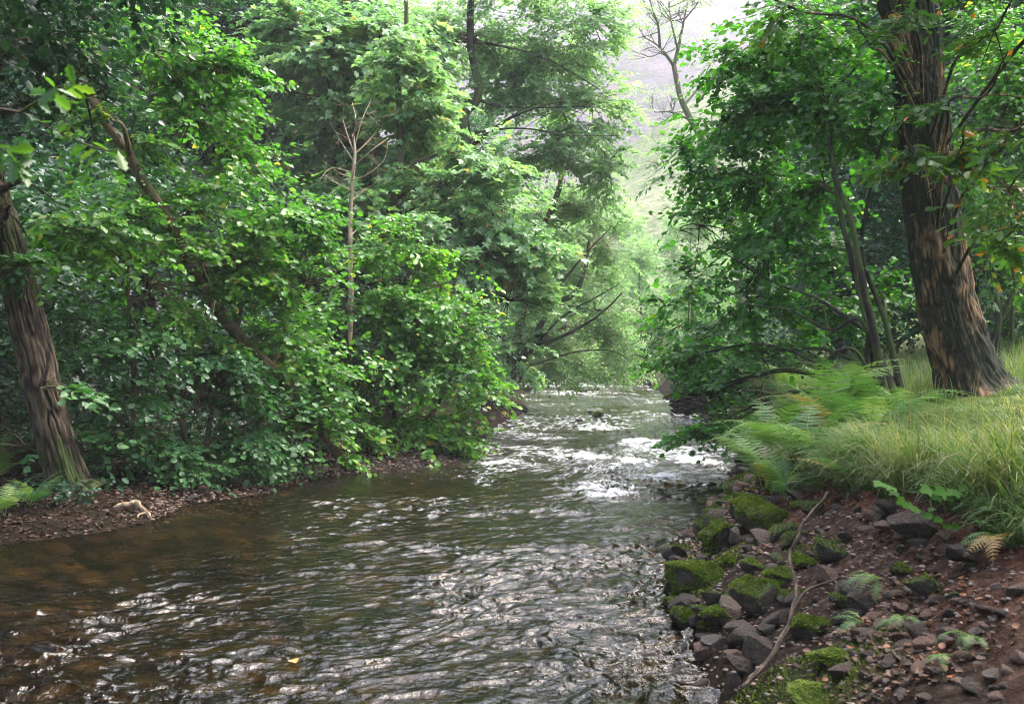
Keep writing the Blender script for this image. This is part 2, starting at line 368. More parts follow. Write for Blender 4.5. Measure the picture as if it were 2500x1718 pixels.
def ground_attr(X, Y, Z):
    dl = XL(Y) - X; dr = X - XR(Y); ins = np.minimum(-dl, -dr)
    q = np.stack([X, Y, Z], 1); n = fbm(q * 1.3, 3, 40)
    xs = np.interp(Y, SY, SX)
    scarp = sstep(-1.1, -.3, X - xs + .3 * n) * (1 - sstep(.05, .3, X - xs)) * (Y < 14) * (dr > 0)
    right_green = sstep(.0, .4, X - xs + .2 * n) * (dr > 0) * (1 - .7 * sstep(14, 22, Y) * (X > 12))
    left_green = sstep(-.1, .35, n) * .35 * (dl > 1.0) * (Y > 20)
    far_green = (Y > 57) * 1.0
    mossy = .5 * sstep(.05, .35, n) * (dr > .15) * (X < xs)
    beach = (np.abs(dl - .4) < .9) * (dl > -.1) * (Y < 22) * (Y > 12.3) * .9
    grav = np.maximum(beach, sstep(0, .2, dr) * (X < xs - .2) * .75 * (1 - mossy))
    c = np.zeros((len(X), 4)); c[:, 0] = np.clip(scarp * (1 + .5 * n), 0, 1)
    c[:, 1] = np.clip(np.maximum(np.maximum(right_green, left_green), np.maximum(far_green, mossy)), 0, 1); c[:, 2] = np.clip(grav, 0, 1); c[:, 3] = 1
    return {'zone': c, 'bed': sstep(-.06, .1, ins)}
grid_mesh('ground', gx, gy, hgt, ground_mat(), ground_attr)

# hills behind
def moor(X, Y):
    q = np.stack([X.ravel(), Y.ravel(), 0 * X.ravel()], 1)
    return 2 + .6 * np.maximum(Y - 170, 0) + 9 * fbm(q / 60, 4, 5).reshape(X.shape) * sstep(170, 220, Y) - .0 * X
grid_mesh('heather_hill', np.linspace(-260, 360, 160), np.linspace(168, 520, 120), moor,
          hill_mat('heather_moor', [(.38, (.010, .016, .008)), (.45, (.034, .029, .037)), (.51, (.062, .044, .068)), (.56, (.095, .066, .066)), (.62, (.07, .075, .035))], .06))
def spur(X, Y):
    q = np.stack([X.ravel(), Y.ravel(), 0 * X.ravel()], 1)
    ridge = np.clip(36 + .75 * (X - 18), 4, 140)
    t = np.clip((Y - 105) / 85, 0, 1)
    return 1 + ridge * np.sin(t * np.pi / 2) ** 1.1 - 60 * np.clip((Y - 190) / 60, 0, 1) + 2.0 * fbm(q / 22, 4, 9).reshape(X.shape) * sstep(105, 125, Y)
grid_mesh('bracken_hill', np.linspace(-120, 240, 140), np.linspace(104, 240, 90), spur,
          hill_mat('bracken_slope', [(.36, (.05, .075, .03)), (.5, (.115, .14, .065)), (.62, (.20, .21, .12))], .06))

# ------------------------------------------------------------------ water
RAP = []   # rapids: position, half width across, half length, strength
for u, v, ru, rv, s in [(602, 491, 34, 5, 1.0), (640, 443, 30, 4, 1.0), (700, 462, 22, 5, .8), (505, 465, 26, 4, .75), (560, 440, 24, 3, .55),
                        (596, 428, 20, 2.5, .5), (576, 458, 22, 3, .6), (660, 478, 26, 4, .55), (560, 512, 26, 4, .35), (700, 440, 14, 3, .6),
                        (640, 410, 30, 2, .4), (570, 392, 24, 1.5, .55), (610, 396, 24, 1.5, .35), (480, 478, 20, 3, .4), (630, 460, 24, 3, .55), (300, 500, 26, 3, .25), (470, 555, 10, 3, .25), (600, 470, 30, 3, .4)]:
    Y = CAMZ * F / (v - 351.5); RAP.append(((u - 512) / F * Y, Y, ru / F * Y, rv * Y * Y / (CAMZ * F), s))
wy = np.concatenate([np.linspace(-30, 3, 60), CAMZ * F / (np.arange(745, 378, -.62) - 351.5)])
wy = np.concatenate([wy, np.linspace(wy[-1] + .5, 84, 24)])
NW = 760
tt = np.linspace(0, 1, NW)
Yg = np.repeat(wy[:, None], NW, 1)
Xl = XL(wy) - .6; Xr = XR(wy) + .35
Xg = Xl[:, None] * (1 - tt) + Xr[:, None] * tt
def wave(X, Y):
    q = np.stack([X.ravel(), Y.ravel(), 0 * X.ravel()], 1)
    # gentle warp, then ripples that run obliquely across the flow
    wq = q.copy(); wq[:, 0] += .30 * fbm(q * 1.1, 3, 61); wq[:, 1] += .30 * fbm(q * 1.1, 3, 67)
    c, s = math.cos(.35), math.sin(.35)
    rx = wq[:, 0] * c + wq[:, 1] * s; ry = -wq[:, 0] * s + wq[:, 1] * c
    a = vnoise(np.stack([rx * 1.8, ry * 3.6, q[:, 2]], 1), 71)
    b = vnoise(np.stack([rx * 6.2, ry * 13.5, q[:, 2] + 3], 1), 73)
    d = vnoise(np.stack([rx * 15, ry * 30, q[:, 2] + 7], 1), 77)
    ridge = 1 - np.abs(vnoise(np.stack([rx * 4.6, ry * 10.5, q[:, 2] + 9], 1), 79)) * 2
    calm = .35 + .75 * sstep(-.4, .4, fbm(q * .7, 3, 83))
    dl = np.clip((q[:, 0] - XL(q[:, 1])) / 2.5, .12, 1)
    z = (.026 * a + .025 * b + .011 * d + .016 * np.clip(ridge, 0, 1)) * calm * dl
    foam_sheen = np.zeros(len(q))
    for (x0, y0, rx_, ry_, st) in RAP:
        e = np.exp(-((q[:, 0] - x0) / rx_) ** 2 - ((q[:, 1] - y0) / (ry_ * 1.6)) ** 2)
        k = fbm(np.stack([q[:, 0] * 3, q[:, 1] * 3.5, q[:, 2]], 1), 3, 91)
        z += e * st * (.03 + .07 * k + .04 * b)
        foam_sheen += e * st * (.42 + .85 * k)
    foam_sheen += (.17 + .32 * np.clip(ridge, 0, 1)) * sstep(10, 19, q[:, 1]) * sstep(-.5, .5, fbm(q * .5, 2, 87) + .25)  # broad pale base doubles as the river's silver sky sheen, beside real foam
    return z.reshape(X.shape), np.clip(foam_sheen, 0, 1)
Zw, foam_sheen = wave(Xg, Yg)
i = (np.arange(len(wy) - 1)[:, None] * NW + np.arange(NW - 1)[None]).ravel()
mb = MB(); mb.add(np.stack([Xg, Yg, Zw], -1), {4: np.stack([i, i + 1, i + 1 + NW, i + NW], 1)})
o = mb.build('water', water_mat(), None, True, {'foam_sheen': foam_sheen}); o['kind'] = 'structure'

# ------------------------------------------------------------------ leaves
def halves(right):
    """leaf template from the right half outline [(x,y,z)...] first = base, last = tip"""
    r = np.array(right, float); n = len(r); l = r[1:-1] * [1, -1, 1]
    V = np.vstack([r, l]); pr = np.arange(n); pl = np.concatenate([[0, n - 1], np.arange(len(V) - 1, n - 1, -1)])
    return V, n, np.stack([pr, pl])
T_HAZEL = halves([(0, 0, 0), (.18, .32, .07), (.55, .43, .09), (.85, .22, .02), (1.02, 0, -.10)])
T_SMALL = halves([(0, 0, 0), (.45, .30, .05), (1, 0, -.06)])
T_SYC = halves([(0, 0, 0), (-.10, .36, .0), (.20, .26, .05), (.52, .58, .02), (.56, .20, .05), (1.0, 0, -.12)])
T_OAK = halves([(0, 0, 0), (.20, .09, .02), (.30, .22, .04), (.40, .13, .03), (.55, .30, .05), (.66, .17, .03), (.80, .24, .02), (.90, .10, 0), (1, 0, -.08)])
UP = np.array([0, 0, 1.0])
def put_leaves(mb, T, pos, xdir, normal, size, tint):
    V, k, polys = T
    x = nrm(xdir); n = nrm(normal - (normal * x).sum(1, keepdims=True) * x); y = np.cross(n, x)
    P = pos[:, None] + size[:, None, None] * (V[None, :, 0:1] * x[:, None] + V[None, :, 1:2] * y[:, None] + V[None, :, 2:3] * n[:, None])
    m = len(V); f = (np.arange(len(pos))[:, None, None] * m + polys[None]).reshape(-1, k)
    mb.add(P.reshape(-1, 3), {k: f}, np.repeat(tint, m))
def spray_leaves(mb, T, p, d, outw, L, k, size, rng, droop=.25, jit=.36, tmean=None, upw=.8, outk=.35):
    n = len(p)
    t = (np.arange(k)[None] + .5 + rng.uniform(-.35, .35, (n, k))) / k
    sd = nrm(np.cross(d, UP) + 1e-6)
    sg = np.where(np.arange(k) % 2, 1.0, -1.0)[None] * np.ones((n, 1))
    pos = p[:, None] + d[:, None] * (L[:, None] * t)[..., None]
    pos[..., 2] -= droop * L[:, None] * t ** 2
    pos += rng.normal(0, .02, pos.shape)
    a = (.95 - .75 * t ** 3) * rng.uniform(.6, 1.3, (n, k))
    xd = d[:, None] * np.cos(a)[..., None] + sd[:, None] * (sg * np.sin(a))[..., None]
    xd = xd + rng.normal(0, .18, xd.shape); xd[..., 2] -= rng.uniform(.0, .55, (n, k))
    nm = UP * upw + outw[:, None] * outk + rng.normal(0, jit, xd.shape)
    sz = size * rng.uniform(.42, 1.3, (n, k)) * (1 - .25 * np.abs(t - .5))
    base = (np.full(n, .45) if tmean is None else tmean)[:, None]
    tint = np.clip(base + rng.normal(0, .17, (n, k)), 0, .97)
    tint = np.where(rng.uniform(size=(n, k)) < .012, 1.0, tint)
    put_leaves(mb, T, pos.reshape(-1, 3), xd.reshape(-1, 3), nm.reshape(-1, 3), sz.ravel(), tint.ravel())
DENS = 3.4
def px_lobes(l):
    o = []
    for e in l:
        u, v, Y, ru, rv, rd = e[:6]; c = W(u, v, Y)
        o.append((c, np.array([ru / F * Y, rd, rv / F * Y])))
    return o
def project(p):
    return 512 + p[:, 0] / p[:, 1] * F, 351.5 - (p[:, 2] - CAMZ) / p[:, 1] * F
def make_tree(name, label, cat, base, stems, lobes, per_m3, leaf, T, lsize, wood, rng, group=None, k=11, sprayL=(.35, .85), clump=.9, thr=-.08,
              droop=.25, clear=(), part='trunk', limb_r=.05, twigs=26, sides=10, bark=0.0, tint_bias=.0, jit=.42, upw=.66, outk=.6, shell=.3, cap=None, stem_mats=None, crown_name='crown'):
    root = thing(name, label, cat, base, group)
    wmb = [MB() for _ in stems]
    axes = []
    for q, (pts, r0, r1) in enumerate(stems):
        m = max(10, int(len(pts) * (8 if not bark else 60)))
        c = curve(pts, m); t = np.linspace(0, 1, m)
        rad = r0 * (1 - t) ** .85 + r1 * t ** .6 if r1 < r0 else np.full(m, r0)
        rad = r0 + (r1 - r0) * t
        rad = rad * (1 + (.35 if not bark else .6) * np.exp(-t * m / (4 if not bark else 26)))
        if not bark: c = c + np.stack([fbm(np.stack([t * 7 + 31 * q + ax, t * 0, t * 0], 1), 2, 7) for ax in (0, 5, 9)], 1) * r0 * .5 * np.minimum(1, t * 5)[:, None]
        tube(wmb[q], c, rad, sides if not bark else 170, .5, bark, q + 3)
        axes.append((c, rad))
    allax = np.vstack([a for a, _ in axes]); allr = np.concatenate([r for _, r in axes])
    leaf_mb = MB(); nl = 0
    for (c, r) in lobes:
        vol = 4.19 * r[0] * r[1] * r[2]; n = int(max(8, per_m3 * DENS * vol))
        if cap: n = min(n, cap)
        nb = max(3, int(n * .75 / 11)); bd = rng.normal(size=(nb, 3)) * [1, 1, .8]; bd[:, 2] += .1; bd = nrm(bd)
        bl = rng.uniform(.55, 1.3, nb); m_ = 11
        tb = (np.arange(m_)[None] + rng.uniform(0, 1, (nb, m_))) / m_ * .85 + .2
        R_ = np.linalg.norm(bd * r, axis=1)[:, None]
        pb = c + (bd * r * bl[:, None])[:, None] * tb[..., None]; pb[..., 2] -= (.22 + droop * .3) * R_ * tb ** 2
        bs = nrm(np.cross(bd, UP) + 1e-6); sg_ = np.where(np.arange(m_) % 2, 1., -1.)[None]
        db = bd[:, None] * (.55 + .5 * tb[..., None]) + bs[:, None] * (sg_ * (1.1 - .7 * tb))[..., None] + rng.normal(0, .15, (nb, m_, 3))
        db[..., 2] = db[..., 2] * .6 - .12 * tb
        n2 = max(4, int(n * .35)); dirs = nrm(rng.normal(size=(n2, 3))); rr = rng.uniform(shell ** 3, 1, n2) ** (1 / 3)
        rr *= 1 + .30 * vnoise(dirs * 2.2 + c, 11) + .16 * vnoise(dirs * 5.5 + c, 13)
        p = np.vstack([pb.reshape(-1, 3), c + dirs * r * rr[:, None]])
        dr_ = np.vstack([np.repeat(bd, m_, 0), dirs])
        d2 = nrm(dirs / r) * [1, 1, .45] + rng.normal(0, .4, (n2, 3)); d2[:, 2] = d2[:, 2] * .6 + .03
        d = nrm(np.vstack([db.reshape(-1, 3), d2])); dirs = dr_
        Lall = rng.uniform(*sprayL, len(p)) * np.concatenate([(1.15 - .55 * tb).ravel(), np.ones(n2)])
        for q in range(0, nb, 2):
            ax = c + (bd[q] * r * bl[q])[None] * np.linspace(0, 1.05, 9)[:, None]; ax[:, 2] -= (.22 + droop * .3) * R_[q] * np.linspace(0, 1.05, 9) ** 2
            tube(wmb[0], ax, np.linspace(max(.004, limb_r * .28), .003, 9), 4)
        cl = fbm(p / clump * [1, 1, 2.0], 3, 19)
        keep = (cl > thr) & (p[:, 1] > .8)
        u, v = project(p)
        for (cu, cv, cr, cY) in clear:
            keep &= ~(((u - cu) ** 2 + (v - cv) ** 2 < cr * cr) & (p[:, 1] < cY))
        keep &= p[:, 2] > hgt(p[:, 0], p[:, 1], False) + .06
        keep &= p[:, 2] > .08
        p = p[keep]; dirs = dirs[keep]; d = d[keep]; L = Lall[keep]; n = len(p)
        if n == 0: continue
        ow = nrm(dirs / r)
        tm = np.clip(.42 + tint_bias + .35 * fbm(p / 1.6, 2, 33) + .05 * rng.normal(size=n), 0, .9)
        # the attach side is inside: shift the spray back so leaves end near the lobe surface
        p0 = p - d * L[:, None] * .25
        spray_leaves(leaf_mb, T, p0, d, ow, L, k, lsize, rng, droop, jit, tm, upw, outk); nl += n * k
        # limb from the nearest lower point of the stems
        dist = np.linalg.norm(allax - c, axis=1) + 1.2 * np.maximum(allax[:, 2] - c[2] + .3, 0)
        ia = int(np.argmin(dist)); a = allax[ia]
        mid = (a + c) / 2 + [rng.normal(0, .1), rng.normal(0, .1), .12 * np.linalg.norm(c - a)]
        tip = c + (c - a) * .25
        lc = curve([a, mid, c, tip], 14)
        lr = min(limb_r, allr[ia] * .6)
        tube(wmb[0], lc + rng.normal(0, .012, lc.shape) * np.linspace(0, 1, 14)[:, None], np.linspace(lr, .006, 14), 6)
        for s in rng.choice(n, min(n, twigs), replace=False):
            e = p0[s]; jx = int(np.argmin(np.linalg.norm(lc - e, axis=1) + .4 * np.maximum(lc[:, 2] - e[2], 0)))
            jx = max(1, jx - rng.integers(0, 4)); b0 = lc[jx]
            mm = (b0 + e) / 2 + rng.normal(0, .06, 3) + [0, 0, .05]
            e2 = e + d[s] * L[s]; e2[2] -= droop * L[s]
            r_ = max(.0035, lr * .16)
            tube(wmb[0], curve([b0, mm, e, e2], 9), np.linspace(r_, .0022, 9), 3 if lr < .1 else 4)
    for q, mbx in enumerate(wmb):
        mbx.build(part, (stem_mats[q] if stem_mats else wood), root)
    if leaf_mb.n: leaf_mb.build(crown_name, leaf, root, True)
    print(name, 'leaves', nl)
    return root
def PX(*pts): return [W(*p) for p in pts]

rng = np.random.default_rng(7)
SAP = [(352, v, 10, 18.2) for v in range(100, 300, 9)] + [(x, 160, 12, 18.2) for x in (332, 342, 362, 374)] + [(x, 130, 12, 18.2) for x in (334, 344, 362, 372, 380)]
TRK = SAP + [(138, 170, 11, 12.4), (150, 190, 15, 12.5), (163, 210, 13, 12.7), (258, 350, 16, 14.2), (240, 333, 14, 14), (272, 368, 15, 14.4), (284, 384, 13, 14.5), (170, 222, 9, 12.7)]
# --- left bank
b = hit(66, 482); BL = W(66, 482, 11.5)
make_tree('oak_tree', 'thick ridged brown trunk leaning left at the left edge, by the driftwood root', 'tree', BL,
          [(PX((76, 498, 11.5), (66, 478, 11.5), (50, 420, 11.4), (20, 290, 11.2), (-4, 200, 11.0), (-40, 60, 10.6), (-60, -120, 10)), .235, .15)],
          px_lobes([(8, 212, 10.4, 34, 24, .5), (40, 40, 10, 70, 50, .9), (20, 110, 10.3, 55, 45, .8), (85, 95, 10.6, 45, 40, .8), (110, 15, 10.8, 55, 35, .9), (20, 180, 10.6, 50, 35, .7),
                    (-60, -60, 9, 160, 60, 1.6), (60, -130, 8.5, 190, 70, 2.0), (-160, 60, 8, 120, 90, 1.6), (-40, -240, 7.5, 240, 90, 2.4), (140, -70, 9.5, 80, 40, 1.2), (-200, -300, 5.5, 400, 160, 2.4), (-500, -100, 6, 250, 200, 2)]),  # this row: unseen crown out of frame, spread to shade the left foreground
          24, DARKLEAF, T_HAZEL, .085, BARK_OAK, rng, bark=.022, k=11, limb_r=.07, twigs=10, cap=1500)
make_tree('hazel_tree', 'tall bright green hazel with a slanting bare trunk showing through its leaves on the left', 'tree', W(350, 462, 15),
          [(PX((368, 486, 15.3), (350, 462, 15.1), (317, 423, 14.8), (287, 385, 14.5), (229, 324, 13.7), (200, 280, 13.2), (172, 225, 12.7), (135, 165, 12.3), (100, 118, 12), (70, 40, 11.8)), .115, .05),
           (PX((120, 470, 12.8), (135, 400, 12.8), (128, 300, 12.8), (138, 200, 13), (150, 90, 13)), .05, .015),
           (PX((230, 465, 13.5), (225, 380, 14), (260, 250, 14.5), (290, 190, 14.5)), .05, .012)],
          px_lobes([(150, 50, 12.8, 60, 55, .9), (215, 70, 13.3, 42, 45, .8), (195, 115, 13.3, 55, 45, .9), (128, 140, 12.8, 60, 45, .9), (238, 165, 13.6, 55, 42, .9),
                    (190, 205, 13.3, 65, 45, .9), (285, 215, 14, 48, 40, .9), (120, 220, 12.4, 65, 40, .8), (240, 262, 13.8, 65, 42, .9), (308, 282, 14.2, 45, 42, .9),
                    (150, 285, 12.8, 75, 40, .8), (285, 340, 14.6, 48, 42, .9), (60, 225, 11.7, 50, 40, .6), (210, 330, 13.6, 60, 40, .8), (320, 370, 15, 40, 40, .7), (200, 262, 12.5, 26, 32, .4), (318, 425, 14.3, 32, 26, .4), (338, 448, 14.5, 24, 16, .35), (110, 118, 11.3, 24, 26, .4), (215, 300, 12.9, 24, 20, .35)]),
          46, HAZEL, T_HAZEL, .092, BARK_SLANT, rng, clear=TRK, twigs=22, part='trunk')
make_tree('hazel_bush', 'deep green shaded hazel bush over the gravel beach on the left bank', 'bush', W(190, 470, 13.2),
          [(PX((190, 478, 13.2), (180, 420, 13), (150, 350, 12.6), (110, 290, 12.4)), .045, .012), (PX((200, 478, 13.2), (215, 400, 13.3), (240, 340, 13.3)), .045, .012),
           (PX((178, 480, 13.2), (120, 420, 12.6), (60, 380, 11.6)), .035, .01)],
          px_lobes([(45, 322, 12.2, 50, 32, .6), (140, 345, 12.5, 65, 36, .7), (100, 395, 12.4, 60, 34, .6), (200, 395, 12.9, 62, 40, .7), (165, 438, 12.7, 55, 24, .6),
                    (255, 425, 13.4, 48, 32, .7), (225, 355, 13.2, 55, 36, .7), (45, 386, 10.8, 40, 9, .35), (15, 262, 10.7, 35, 14, .4), (300, 415, 14, 40, 35, .7), (290, 455, 14, 40, 14, .6), (110, 440, 12, 30, 20, .5), (25, 445, 11.2, 36, 22, .5), (125, 462, 12, 34, 12, .4), (200, 466, 12.7, 50, 11, .4), (262, 464, 13.5, 40, 11, .4)]),
          48, HAZEL_DEEP, T_HAZEL, .092, BARK_HAZEL, rng, clear=TRK[-6:] + [(58, 440, 24, 11.6), (66, 466, 24, 11.6), (48, 418, 20, 11.6), (38, 350, 20, 11.6), (28, 320, 20, 11.6)], twigs=26, part='stem', upw=.85)
make_tree('hazel_bush', 'rounded bright green bush leaning over the water at the bend, left of the rapids', 'bush', W(390, 455, 17.4),
          [(PX((390, 458, 17.4), (395, 400, 17.2), (410, 300, 17), (425, 225, 17)), .05, .012), (PX((400, 458, 17.4), (440, 400, 17.1), (465, 340, 17)), .045, .012),
           (PX((380, 458, 17.4), (355, 390, 16.8), (345, 320, 16.6)), .045, .012)],
          px_lobes([(410, 245, 17, 35, 35, .8), (440, 285, 17, 42, 40, .9), (385, 310, 17, 50, 42, .9), (450, 345, 17, 45, 38, .9), (400, 375, 16.8, 55, 40, 1.0), (350, 375, 16.2, 40, 40, .8),
                    (430, 420, 16.8, 52, 28, .9), (478, 390, 17.4, 24, 26, .7), (365, 430, 16, 42, 26, .8), (345, 310, 16.6, 38, 42, .8), (455, 440, 17, 32, 16, .7), (360, 255, 17, 36, 30, .8), (470, 310, 17.6, 30, 26, .7)]),
          44, HAZEL, T_HAZEL, .10, BARK_HAZEL, rng, twigs=20, part='stem', tint_bias=.10, clear=SAP)
make_tree('dark_tree', 'dark bluish green tree standing behind the hazel at the upper left', 'tree', W(262, 330, 27),
          [(PX((262, 345, 27), (266, 200, 27), (268, 100, 27), (262, -20, 27)), .18, .06), (PX((280, 345, 27.5), (276, 200, 27.5), (272, 90, 27.5), (280, -20, 27.5)), .14, .05)],
          px_lobes([(245, 30, 26.5, 50, 45, 1.6), (215, 70, 26, 45, 40, 1.6), (275, 65, 26.5, 40, 30, 1.4), (235, 115, 26, 45, 30, 1.5), (300, 20, 27, 50, 40, 1.6), (190, 20, 26, 40, 50, 1.6), (295, 130, 28, 26, 30, 1.2), (320, 190, 28.5, 30, 40, 1.2), (250, 180, 28, 40, 40, 1.4)]),
          26, DARKLEAF, T_HAZEL, .10, BARK_DARK, rng, twigs=10, sprayL=(.5, 1.0), limb_r=.08)
make_tree('sycamore_tree', 'pale silvery green sycamore rising behind the dead sapling', 'tree', W(341, 345, 23),
          [(PX((343, 360, 23), (341, 260, 23), (340, 170, 23), (344, 80, 23), (350, -10, 23)), .15, .07)],
          px_lobes([(325, 55, 22.4, 52, 30, 1.2), (292, 92, 22, 40, 28, 1.0), (378, 95, 22.6, 52, 34, 1.3), (330, 130, 22.2, 42, 24, 1.0), (400, 150, 22.8, 48, 30, 1.2), (300, 25, 22.6, 40, 24, 1.0), (370, 30, 23, 50, 30, 1.2), (355, 185, 22.3, 40, 22, .9), (300, 150, 22.6, 22, 24, .8)]),
          40, SYC, T_SYC, .17, BARK_HAZEL, rng, sprayL=(.5, .95), k=10, clear=[(340, 120, 5, 23), (340, 150, 6, 23), (341, 165, 6, 23)], upw=.9, outk=.5, clump=1.2, thr=-.05, twigs=16, tint_bias=.1)
make_tree('sycamore_tree', 'silvery green sycamore with a reddish brown trunk beside the dead sapling', 'tree', W(398, 350, 20.5),
          [(PX((385, 368, 20.5), (388, 300, 20.5), (391, 215, 20.5), (397, 190, 20.5), (402, 140, 20.5), (398, 80, 20.5), (404, 30, 20.5), (408, -30, 20.5)), .12, .035)],
          px_lobes([(440, 185, 20.6, 45, 32, 1.1), (490, 205, 21.2, 48, 34, 1.1), (425, 225, 20.2, 38, 26, .9), (520, 250, 21.8, 42, 38, 1.1), (465, 250, 20.8, 45, 32, 1.0), (508, 300, 21.6, 46, 34, 1.1), (360, 210, 20, 36, 30, .9), (330, 235, 19.8, 40, 36, .9), (420, 110, 20.8, 36, 30, 1.0), (480, 160, 21.2, 40, 24, 1.0), (500, 345, 21.6, 36, 28, 1.0), (402, 70, 20.2, 30, 26, .8), (396, 30, 20.3, 34, 24, .9), (395, 250, 19.8, 30, 22, .8)]),
          40, SYC, T_SYC, .17, BARK_HAZEL, rng, sprayL=(.5, .95), k=10, clear=SAP + [(402, 145, 6, 21), (400, 165, 6, 21), (391, 212, 7, 21)], upw=.9, outk=.5, clump=1.2, thr=-.05, twigs=16, tint_bias=.08)
make_tree('ash_tree', 'tall airy green tree with forked black limbs at the top centre', 'tree', W(463, 345, 28),
          [(PX((455, 360, 28), (460, 250, 28), (463, 140, 28), (466, 112, 28), (480, 98, 28), (474, 60, 28), (468, 20, 28), (478, -40, 28)), .17, .09),
           (PX((463, 128, 28), (464, 108, 28.2), (472, 100, 28.3), (500, 105, 28.5), (540, 107, 28.5), (585, 106, 28.5)), .07, .02),
           (PX((472, 145, 28), (510, 118, 27.5), (545, 105, 27.3), (570, 98, 27.2)), .055, .018),
           (PX((455, 40, 28), (500, 45, 28), (550, 60, 28), (600, 90, 28)), .05, .015), (PX((474, 132, 28), (520, 128, 27.6), (570, 135, 27.4), (620, 135, 27.2)), .03, .012)],
          px_lobes([(470, 35, 28.5, 60, 38, 1.6), (555, 50, 29.5, 55, 48, 1.8), (592, 105, 30, 42, 42, 1.6), (515, 85, 29.5, 45, 30, 1.4), (590, 20, 29.5, 45, 28, 1.6), (425, 45, 28, 40, 45, 1.4), (555, 155, 29.5, 45, 30, 1.4), (608, 165, 30.5, 26, 40, 1.2), (500, 165, 29.2, 36, 28, 1.2), (430, 110, 29, 30, 34, 1.2), (530, -30, 28, 80, 30, 1.8), (560, 110, 30, 40, 34, 1.4)]),
          17, ALDER, T_SMALL, .15, BARK_DARK, rng, sprayL=(.5, 1.0), k=13, clump=1.1, thr=-.06, twigs=22, limb_r=.06, clear=[(463, 140, 9, 28), (464, 120, 9, 28), (475, 105, 9, 28), (530, 110, 8, 27.4), (500, 122, 7, 27.4), (555, 104, 6, 27)], part='trunk')
make_tree('alder_tree', 'pale grey green alder with tan leaning trunks drooping over the far water', 'tree', W(520, 388, 33),
          [(PX((500, 385, 33), (520, 330, 32.6), (528, 245, 32), (545, 222, 31.6), (556, 195, 31.5), (565, 150, 31.5)), .15, .07),
           (PX((505, 385, 32), (530, 345, 31.5), (550, 307, 31), (572, 295, 31), (582, 278, 31), (590, 240, 31.5)), .13, .05),
           (PX((510, 380, 31), (527, 348, 30.5), (560, 337, 30), (590, 322, 30), (606, 308, 30), (622, 293, 30)), .085, .02), (PX((530, 352, 31), (560, 318, 30), (590, 300, 29.6), (618, 285, 29.6)), .05, .012), (PX((545, 300, 30.5), (585, 255, 30), (612, 225, 30)), .045, .012), (PX((530, 365, 30), (575, 352, 29.5), (610, 350, 29.5), (632, 362, 29.5)), .04, .01)],
          px_lobes([(580, 205, 32.5, 45, 38, 1.5), (606, 245, 33.5, 30, 45, 1.3), (560, 265, 32, 42, 38, 1.3), (595, 310, 33, 40, 35, 1.3), (540, 335, 31.6, 42, 32, 1.2), (560, 365, 32, 42, 15, 1.2), (618, 335, 34, 30, 26, 1.2), (530, 290, 31.8, 36, 36, 1.1), (540, 215, 33, 36, 36, 1.2), (600, 365, 35, 40, 12, 1.2)]),
          24, ALDER, T_SMALL, .125, BARK_DARK, rng, sprayL=(.5, 1.0), k=14, clump=1.0, thr=-.04, droop=.3, twigs=26, limb_r=.05, stem_mats=[BARK_TAN, BARK_HAZEL, BARK_DARK, BARK_DARK, BARK_HAZEL, BARK_DARK],
          clear=[(556, 200, 6, 31.5), (550, 218, 6, 31.5), (540, 228, 6, 32), (532, 238, 6, 32), (575, 290, 7, 31), (560, 302, 7, 31), (583, 278, 6, 31), (540, 345, 6, 31), (560, 337, 6, 31), (580, 328, 6, 31), (600, 312, 6, 31), (570, 312, 5, 30), (592, 300, 5, 30), (590, 250, 5, 30), (600, 350, 5, 30)])
make_tree('willow_bush', 'pale olive bush drooping over the water beneath the alder at the far bend', 'bush', W(640, 372, 50),
          [(PX((650, 384, 52), (645, 365, 50), (630, 345, 48)), .08, .03)],
          px_lobes([(628, 345, 47, 22, 16, 1.4), (640, 357, 47, 16, 14, 1.2), (610, 352, 47, 20, 14, 1.4), (585, 362, 48, 22, 10, 1.3)]),
          36, ALDER, T_SMALL, .11, BARK_DARK, rng, sprayL=(.5, 1.0), k=13, droop=.7, tint_bias=.25, twigs=10)

